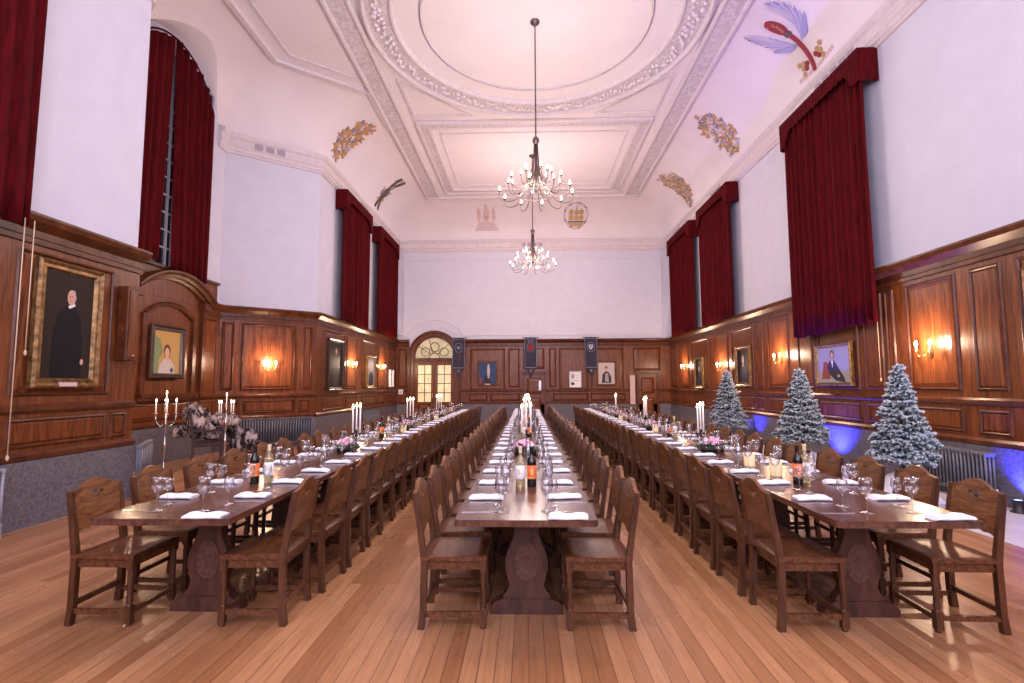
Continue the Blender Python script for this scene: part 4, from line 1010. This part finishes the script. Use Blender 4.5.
# wine bottles
def make_bottle(red):
    t = thing('wine_bottle', '', 'bottle')
    m = MB(); m.lathe([(.001, 0), (.036, 0), (.0375, .006), (.0375, .19), (.034, .21), (.018, .235), (.0145, .25), (.0140, .265)], n=18, cap=False); m.build('glass_body', 'redglass' if red else 'whitewine', t)
    m = MB(); m.lathe([(.0142, .262), (.0145, .30), (.0158, .302), (.0158, .312), (.001, .313)], n=14, cap=False); m.build('capsule', 'redglass' if red else 'gold_cap', t)
    m = MB(); m.lathe([(.0375, .06), (.0382, .061), (.0382, .165), (.0375, .166)], n=24, cap=False); lb_ = m.build('bottle_label', 'label_or' if red else 'label_wh', t)
    m = MB().mat('label_or2' if red else 'gold_cap')
    for a in (-PI/2,):
        for z0, z1, h in ((.092, .14, .26),):
            pts = [[m.P((.0386*math.cos(a+h*(i/4-.5)*2), .0386*math.sin(a+h*(i/4-.5)*2), z)) for i in range(5)] for z in (z0, z1)]
            for i in range(4): m.Fc((pts[0][i], pts[0][i+1], pts[1][i+1], pts[1][i]))
    m.build('print', None, lb_)
    m = MB(); m.lathe([(.0383, .068), (.0386, .069), (.0386, .074), (.0383, .075)], n=24, cap=False); m.build('print_band', 'label_or2' if red else 'gold_cap', lb_)
    return t
br, bw = make_bottle(True), make_bottle(False); ur, uw2 = [False], [False]
BY = (4.35, 8.15, 11.5, 15.0)
for ti, tx in enumerate(TX):
    for k, y in enumerate(BY):
        o_n = ORD[k]+' from the near end'
        dy = -.1 if ti == 1 else 0
        place(br, ur, (tx+(-.02 if ti == 0 else .045 if ti == 1 else -.06), y+dy, ZT), rs.uniform(-.3, .3), 'red wine bottle, orange label, on the %s table row, %s' % (TN[ti], o_n), 'wine bottles on the tables')
        place(bw, uw2, (tx+(.07 if ti == 0 else -.045 if ti == 1 else .03), y+dy+(.06 if ti != 1 else 0), ZT), rs.uniform(-.3, .3), 'pale wine bottle, white label, on the %s table row, %s' % (TN[ti], o_n), 'wine bottles on the tables')

# candelabra with three tapers
def make_candelabrum():
    t = thing('candelabrum', '', 'candelabrum')
    m = MB(); m.lathe([(.001, 0), (.06, 0), (.06, .012), (.02, .03), (.012, .06), (.018, .10), (.010, .13), (.014, .19), (.02, .20), (.001, .205)], n=12, cap=False)
    m.build('base', 'black', t)
    for k, (x, y, h) in enumerate(((0, 0, .21), (-.055, .02, .17), (.055, -.02, .17))):
        m = MB()
        if k: m.tube([(0, 0, .12), (x*.6, y*.6, .11), (x, y, .14), (x, y, h)], .006, 6)
        m.lathe([(.006, -.01), (.018, 0), (.016, .012), (.011, .014)], (x, y, h), 8); a = m.build('arm', 'black', t)
        m = MB(); m.lathe([(.0105, 0), (.0105, .29+.02*k), (.004, .296+.02*k)], (x, y, h+.01), 8); c = m.build('taper_candle', 'wax', a)
        m = MB(); m.lathe([(.003, 0), (.014, .014), (.011, .032), (.001, .062)], (x, y, h+.31+.02*k), 8); m.build('flame', 'flame', a)
    return t
cn = make_candelabrum(); u_ = [False]
for ti, tx in enumerate(TX):
    for k, y in enumerate((6.88, 10.05, 13.35)):
        place(cn, u_, (tx, y, ZT), .3*k+.5*ti, 'black candelabrum with three lit white tapers on the %s table row, %s' % (TN[ti], ('nearest', 'middle', 'farthest')[k]), 'table candelabra with lit tapers')
# flower arrangements
def make_flowers():
    t = thing('flower_arrangement', '', 'flowers'); r = random.Random(2)
    m = MB(); m.lathe([(.001, 0), (.10, 0), (.12, .05), (.115, .05), (.10, .045), (.001, .04)], n=14, cap=False); m.build('bowl', 'black', t)
    m = MB()
    for k in range(90):
        a = r.uniform(0, 6.28); q = r.uniform(.02, .13); z = r.uniform(.04, .085); l = .06
        p = Vector((q*math.cos(a), q*math.sin(a)*.8, z)); d = Vector((math.cos(a), math.sin(a), r.uniform(-.3, .5))).normalized()*l; s_ = d.cross(Vector((0, 0, 1))).normalized()*.014
        i = [m.P(p), m.P(p+d*.5+s_), m.P(p+d), m.P(p+d*.5-s_), m.P(p+d*.5+Vector((0, 0, .006)))]
        m.Fc((i[0], i[1], i[4])); m.Fc((i[1], i[2], i[4])); m.Fc((i[2], i[3], i[4])); m.Fc((i[3], i[0], i[4])); m.Fc((i[3], i[2], i[1], i[0]))
    m.build('foliage', 'leaf', t)
    for k in range(13):
        a = k*2.4; q = .015+.027*math.sqrt(k)*1.05; c = Vector((q*math.cos(a), q*math.sin(a)*.8, .105-.35*q+r.uniform(0, .02)))
        m = MB()
        for j in range(7):
            b_ = j*.9+k; m.blob((c.x+.014*math.cos(b_), c.y+.014*math.sin(b_), c.z+.004*(j % 3)), (.017, .017, .012), 6, 4, .1)
        m.blob((c.x, c.y, c.z+.012), .012, 6, 4); m.build('blossom', 'cream' if k % 4 == 3 else 'pink', t)
    return t
flw = make_flowers()
for c_ in [o for o in kids(flw)]:
    for v_ in c_.data.vertices: v_.co = Vector((v_.co.x*.85, v_.co.y*1.6, v_.co.z*1.3)); u_ = [False]
for ti, tx in enumerate(TX):
    for k, y in enumerate((6.42, 9.62, 12.9)):
        place(flw, u_, (tx+(-.02 if ti else .02), y-(.25 if ti == 1 else 0), ZT), .7*k+ti, 'low bowl of pink and cream flowers on the %s table row, %s' % (TN[ti], ('nearest', 'middle', 'farthest')[k]), 'low flower bowls on the tables')
# paper lanterns, votives and carafes
def make_lantern():
    t = thing('candle_lantern', '', 'candle lantern'); m = MB()
    m.lathe([(.050, 0), (.052, .12), (.049, .12), (.047, .003), (.001, .003)], n=16, cap=False); m.build('paper_shade', 'paper', t)
    m = MB(); m.lathe([(.018, .004), (.018, .02), (.001, .02)], n=10, cap=False); m.build('tealight', 'wax', t)
    m = MB(); m.lathe([(.002, .02), (.007, .03), (.001, .05)], n=8); m.build('flame', 'flame', t); return t
lan = make_lantern(); u_ = [False]
LY = {0: (9.1, 12.4), 1: (8.9, 12.2), 2: (4.75, 5.3, 9.1, 12.4)}
for ti, tx in enumerate(TX):
    for k, y in enumerate(LY[ti]):
        place(lan, u_, (tx+(.10 if ti == 0 else -.05), y+.0, ZT), 0, 'glowing cream paper candle lantern on the %s table row, %s from the near end' % (TN[ti], ORD[k]), 'glowing paper candle lanterns on the tables')
def make_carafe():
    m = MB(); m.lathe([(.001, .002), (.04, 0), (.048, .02), (.05, .10), (.03, .16), (.026, .19), (.036, .23), (.033, .23), (.023, .19), (.027, .16), (.046, .10), (.044, .02), (.001, .008)], n=16, cap=False)
    o = m.build('water_carafe', 'glass', fix=False); tag(o, '', 'carafe'); return o
ca = make_carafe(); u_ = [False]
for ti, tx in enumerate(TX):
    for k, y in enumerate((5.75, 8.65, 11.9)):
        place(ca, u_, (tx+.02, y, ZT), 0, 'clear glass water carafe on the %s table row, %s' % (TN[ti], ('nearest', 'middle', 'farthest')[k]), 'water carafes on the tables')

# ---------------------------------------------------------------- radiators
def radiator(T, s0, s1, z0, z1, label, mt='iron', d0=.10, d1=.24, pitch=.062):
    c = T(Vector(((s0+s1)/2, (d0+d1)/2, 0))); t = thing('radiator', label, 'radiator', c); base = Vector(c); TT = lambda q: T(q)-base
    m = MB(TT).mat(mt); n = int((s1-s0)/pitch)
    for k in range(n):
        s = s0+(k+.5)*(s1-s0)/n
        for d in (d0+.02, (d0+d1)/2, d1-.02): m.tube([(s, d, z0+.08), (s, d, z1-.02)], .016, 6)
        m.box(s-.022, s+.022, d0, d1, z1-.05, z1, .008); m.box(s-.022, s+.022, d0, d1, z0+.05, z0+.10, .008)
    m.build('column_sections', None, t)
    for s in (s0+.03, s1-.03):
        m = MB(TT).mat(mt); m.box(s-.02, s+.02, d0+.01, d1-.01, 0, z0+.07); m.build('foot', None, t)
    m = MB(TT).mat('steel'); m.tube([(s0-.05, (d0+d1)/2, .0), (s0-.05, (d0+d1)/2, z0+.12), (s0+.02, (d0+d1)/2, z0+.12)], .011, 6); m.blob((s0-.05, (d0+d1)/2, z0+.14), .025); m.build('valve', None, t)
radiator(T_right, 6.98, 8.62, .06, .66, 'long grey column radiator on the right wall beside the nearest tree')
radiator(T_right, 14.2, 15.7, .06, .62, 'dark column radiator on the right wall beyond the farthest tree')
radiator(T_diag, .32, 2.24, .06, .76, 'long dark column radiator on the angled bay wall')
radiator(T_left, 3.6, 5.38, .06, .72, 'grey radiator at the left picture edge', 'iron2')
radiator(wallT(-5.50, 7.25, -.50, .95), .02, .95, .05, .74, 'short grey radiator at the near corner of the bay', 'iron', -.02, .07, .13)
radiator(T_left, 17.6, 19.2, .06, .66, 'dark radiator on the far left wall under the small portrait')
# wooden box high on the left wall, cords
m = MB(T_left).mat('panel2'); m.box(6.93, 7.12, .05, .20, 1.92, 2.95, .01); m.mat('panel'); m.box(6.955, 7.095, .20, .21, 1.97, 2.90); m.mat('steel'); m.blob((7.05, .21, 1.99), .015)
tag(m.build('wall_loudspeaker'), 'narrow tall brown wooden box on the panelling left of the bay', 'wooden box')
for k, (y, z0, lb_) in enumerate(((5.47, 1.95, 'short pale curtain cord with a knob left of the large portrait'), (5.36, .84, 'long pale curtain cord hanging almost to the stone at the left edge'))):
    t = thing('curtain_cord', lb_, 'cord', (XL+.24, y, z0), 0); m = MB(); m.tube([(0, 0, 3.4-z0), (0, .0, 0)], .006, 5); m.build('string', 'cord', t); m = MB(); m.lathe([(.004, .02), (.013, 0), (.016, -.02), (.008, -.045)], n=8); m.build('acorn_knob', 'cord', t)
m = MB(T_right).mat('cord'); m.tube([(8.86, .25, 2.6), (8.86, .25, 1.65)], .006, 5); m.lathe([(.004, 1.66), (.016, 1.63), (.008, 1.60)], (8.86, .25, 0), 8); tag(m.build('curtain_cord'), 'pale curtain cord beside the large right curtain', 'cord')

# ---------------------------------------------------------------- frosted trees
def make_tree(x, y, h, rad, label, seed):
    t = thing('christmas_tree', label, 'christmas tree', (x, y, 0), 0, 'frosted christmas trees along the right wall'); r = random.Random(seed)
    m = MB()
    for k in range(3): a = 2*PI*k/3; m.bar((0, 0, .12), (.24*math.cos(a), .24*math.sin(a), .02), .03)
    m.build('stand', 'black', t)
    m = MB(); m.tube([(0, 0, .02), (0, 0, h-.08)], [.028, .010], 8); m.build('trunk', 'trunk', t)
    m = MB()
    z0 = h*.30; nl = 21
    def twig(p, d, l, w_):
        d = d.normalized(); sx_ = d.cross(Vector((0, 0, 1)));
        sx_ = sx_.normalized() if sx_.length > .01 else Vector((1, 0, 0)); u = sx_.cross(d)
        n = 6; rings = []
        for (q, ww) in ((0, .35), (.35, 1), (.75, .8)):
            c = p+d*l*q
            rings.append([m.P(c+(sx_*math.cos(2*PI*k/n)+u*math.sin(2*PI*k/n))*w_*ww*(1.25 if k % 2 else .55)) for k in range(n)])
        tip = m.P(p+d*l)
        for a, b_ in zip(rings, rings[1:]):
            for k in range(n):
                j = (k+1) % n; up_ = math.sin(2*PI*(k+.5)/n) > -.2; m.mat('frost' if up_ and r.random() < .72 else 'spruce'); m.Fc((a[k], a[j], b_[j], b_[k]))
        m.mat('frost')
        for k in range(n): m.Fc((rings[-1][k], rings[-1][(k+1) % n], tip))
    for li in range(nl):
        f = li/(nl-1); z = z0+(h-z0-.14)*f; R = rad*(1-f)**.95*(1 if li else .92)+.01; nb = max(5, int(13*(1-f)+5))
        for b_ in range(nb):
            a = 2*PI*(b_+r.uniform(-.4, .4))/nb+li*.7; RR = R*r.uniform(.70, 1.18); dz = -.10*(1-f)+r.uniform(-.045, .045)
            ax = Vector((math.cos(a), math.sin(a), 0)); nseg = max(2, int(RR/.055))
            for q in range(nseg):
                tt = (q+1)/nseg; p = ax*RR*tt*.92+Vector((0, 0, z+dz*tt+.06*tt*tt)); tw = .085
                if tt < .35 and R > .2: continue
                for sg in (-1, 1):
                    d = ax*.7+Vector((-ax.y, ax.x, 0))*sg*r.uniform(.4, 1.1)+Vector((0, 0, r.uniform(-.3, .75))); twig(p, d, tw*r.uniform(.75, 1.35), .023)
            twig(ax*RR*.9+Vector((0, 0, z+dz+.05)), ax+Vector((0, 0, .25)), .10, .024)
    for k in range(14): a = k*2.4; twig(Vector((0, 0, h-.20+.010*k)), Vector((math.cos(a), math.sin(a), 2.2)), .075, .014)
    twig(Vector((0, 0, h-.12)), Vector((0, 0, 1)), .14, .022)
    m.build('foliage', None, t, fix=False)
    m = MB()                                          # white cloth gathered round the stand
    n = 28; rings = []
    for q, (rr_, z) in enumerate(((.42, .005), (.40, .03), (.30, .16), (.20, .30), (.10, .36))):
        rings.append([m.P((rr_*(1+.10*math.sin(5*2*PI*k/n+q))*math.cos(2*PI*k/n), rr_*(1+.10*math.sin(7*2*PI*k/n))*math.sin(2*PI*k/n), z)) for k in range(n)])
    for a, b_ in zip(rings, rings[1:]):
        for k in range(n): j = (k+1) % n; m.Fc((a[k], a[j], b_[j], b_[k]), True)
    m.Fc(rings[-1]); m.build('cloth_skirt', 'cloth', t)
make_tree(5.15, 7.38, 1.84, .37, 'frosted christmas tree nearest the camera, beside the long right radiator', 1)
make_tree(5.15, 10.0, 1.86, .42, 'frosted christmas tree in front of the seated woman portrait, middle of three', 2)
make_tree(5.0, 13.2, 1.92, .40, 'frosted christmas tree farthest from the camera on the right', 3)

# blue uplighters on the floor by the right wall
for k, (x, y, lb_, en, tx_) in enumerate(((5.72, 10.40, 'blue glowing floor uplighter behind the middle tree', 620, -.55), (5.95, 6.62, 'blue glowing floor uplighter at the right picture edge', 230, -.25), (5.75, 13.9, 'blue glowing floor uplighter by the farthest tree', 200, -.3))):
    t = thing('floor_uplighter', lb_, 'uplighter', (x, y, 0), 0, 'blue floor uplighters')
    m = MB(); m.lathe([(.001, 0), (.08, 0), (.08, .015), (.06, .03), (.06, .15), (.065, .155), (.055, .155), (.05, .12), (.001, .12)], n=16, cap=False); m.build('housing', 'black', t)
    m = MB(); m.lathe([(.05, .14), (.05, .146), (.001, .146)], n=14, cap=False); m.build('lens', 'blueled', t)
    light('uplighter_beam', 'SPOT', (x, y, .17), en, (.022, .03, 1.0), .05, (PI, -tx_, 0), spot_size=1.9, spot_blend=.9)

# ---------------------------------------------------------------- floor candelabra and fur covered seats in the bay
def floor_candelabrum(x, y, rz, H, label):
    t = thing('floor_candelabrum', label, 'candelabrum', (x, y, 0), rz, 'tall silver floor candelabra in the bay')
    m = MB(); m.lathe([(.001, 0), (.13, 0), (.13, .015), (.05, .05), (.018, .09), (.014, H*.45), (.03, H*.47), (.034, H*.50), (.015, H*.53), (.013, H*.78), (.03, H*.80), (.034, H*.83), (.014, H*.86), (.016, H), (.001, H)], n=12, cap=False); m.build('stem', 'silver', t)
    for k in range(5):
        if k < 4: a = PI/2*k+.5; R = .15; z = H-.02
        else: a = 0; R = 0; z = H+.12
        c, s = math.cos(a), math.sin(a); m = MB()
        if R: m.tube([(.01*c, .01*s, H-.20), (.08*c, .08*s, H-.24), (.12*c, .12*s, H-.19), (.15*c, .15*s, H-.12), (R*c, R*s, z)], .008, 6)
        else: m.tube([(0, 0, H), (0, 0, z)], .012, 6)
        m.lathe([(.008, -.02), (.03, 0), (.032, .006), (.014, .01), (.014, .03)], (R*c, R*s, z), 10); ao = m.build('arm', 'silver', t)
        m = MB(); m.lathe([(.0115, .01), (.0105, .20), (.003, .206)], (R*c, R*s, z), 8); m.build('taper_candle', 'wax', ao)
        m = MB(); m.lathe([(.002, 0), (.012, .014), (.009, .03), (.001, .055)], (R*c, R*s, z+.215), 8); m.build('flame', 'flame', ao)
floor_candelabrum(-6.40, 9.10, .2, 1.10, 'tall silver candelabrum with lit tapers in front of the bay painting')
floor_candelabrum(-5.93, 10.15, 1.0, 1.04, 'tall silver candelabrum with lit tapers beside the angled bay wall')
def fur_blob(m, c, r, seed, n=26, mm=16, sp=.22):
    rn_ = random.Random(seed); rings = []
    for i in range(mm+1):
        t_ = PI*i/mm; row = []
        for k in range(n):
            a = 2*PI*k/n; q = 1+.10*math.sin(3*a+seed)+.08*math.sin(5*t_+2*a)+(rn_.uniform(-sp, sp) if 0 < i < mm else 0)*.6
            row.append(m.P((c[0]+r[0]*q*math.sin(t_)*math.cos(a), c[1]+r[1]*q*math.sin(t_)*math.sin(a), c[2]+r[2]*q*math.cos(t_))))
        rings.append(row)
    for a, b_ in zip(rings, rings[1:]):
        for k in range(n): j = (k+1) % n; m.Fc((a[k], a[j], b_[j], b_[k]), True)
def armchair(x, y, rz, label, flabel, seed, back=1.15, low=False):
    t = thing('wooden_armchair', label, 'armchair', (x, y, 0), rz)
    hs = .46 if not low else .36
    for sx_ in (-1, 1):
        m = MB(); m.bar((sx_*.27, -.25, 0), (sx_*.27, -.24, hs), .05); m.bar((sx_*.27, -.24, hs), (sx_*.27, -.32, back), .045); m.build('leg', 'mahog', t)
        m = MB(); m.bar((sx_*.27, .25, 0), (sx_*.27, .25, hs+.22 if not low else hs), .05); m.build('leg', 'mahog', t)
        m = MB()
        if not low: m.bar((sx_*.27, -.28, hs+.23), (sx_*.27, .28, hs+.23), .055, .04)
        else: m.bar((sx_*.27, -.24, .15), (sx_*.27, .25, .15), .03)
        m.build('armrest' if not low else 'stretcher', 'mahog', t)
    m = MB(); m.box(-.29, .29, -.27, .28, hs-.08, hs, .01); m.build('seat', 'mahog', t)
    m = MB(); m.bar((-.27, .25, .18), (.27, .25, .18), .035); m.bar((-.27, -.25, .18), (.27, -.25, .18), .035); m.build('stretcher', 'mahog', t)
    m = MB(); m.bar((-.27, -.32, back-.05), (.27, -.32, back-.05), .08, .045); m.bar((-.27, -.27, hs+.2), (.27, -.27, hs+.2), .05)
    for k in range(4): m.bar((-.18+.12*k, -.27, hs+.2), (-.18+.12*k, -.32, back-.06), .025)
    m.build('backrest', 'mahog', t)
    return t
armchair(-6.45, 10.42, -1.0, 'dark wooden armchair draped with furs in front of the bay painting', '', 3)
armchair(-6.12, 11.30, -.9, 'low dark wooden chair with fur by the angled bay wall', '', 4, .80, True)
def throw(name, label, blobs, seed, cx):
    m = MB()
    for i, (c, r) in enumerate(blobs): fur_blob(m, c, r, seed+i)
    base = Vector(cx); m.v = [v-base for v in m.v]; o = m.build(name, 'fur'); o.location = base; tag(o, label, 'fur throw', 'fur throws over the bay chairs')
throw('fur_throw', 'mottled fur throw over the back of the nearer dark armchair', [((-6.70, 10.30, 1.02), (.20, .17, .19)), ((-6.58, 10.22, .80), (.17, .15, .26)), ((-6.86, 10.15, .66), (.14, .13, .11)), ((-6.42, 10.3, .70), (.15, .15, .17)), ((-6.5, 10.4, .90), (.12, .12, .2))], 5, (-6.6, 10.2, .8))
throw('fur_throw', 'mottled fur throw over the arm, right part of the nearer armchair', [((-6.30, 10.52, .88), (.18, .15, .13)), ((-6.08, 10.56, .86), (.19, .15, .15)), ((-6.36, 10.4, .58), (.18, .15, .09))], 15, (-6.2, 10.5, .8))
throw('fur_throw', 'mottled fur throw heaped low on the farther chair', [((-6.22, 10.98, .56), (.17, .17, .17)), ((-6.02, 10.95, .38), (.22, .18, .18)), ((-5.91, 11.0, .48), (.14, .17, .16))], 25, (-5.9, 11.0, .4))
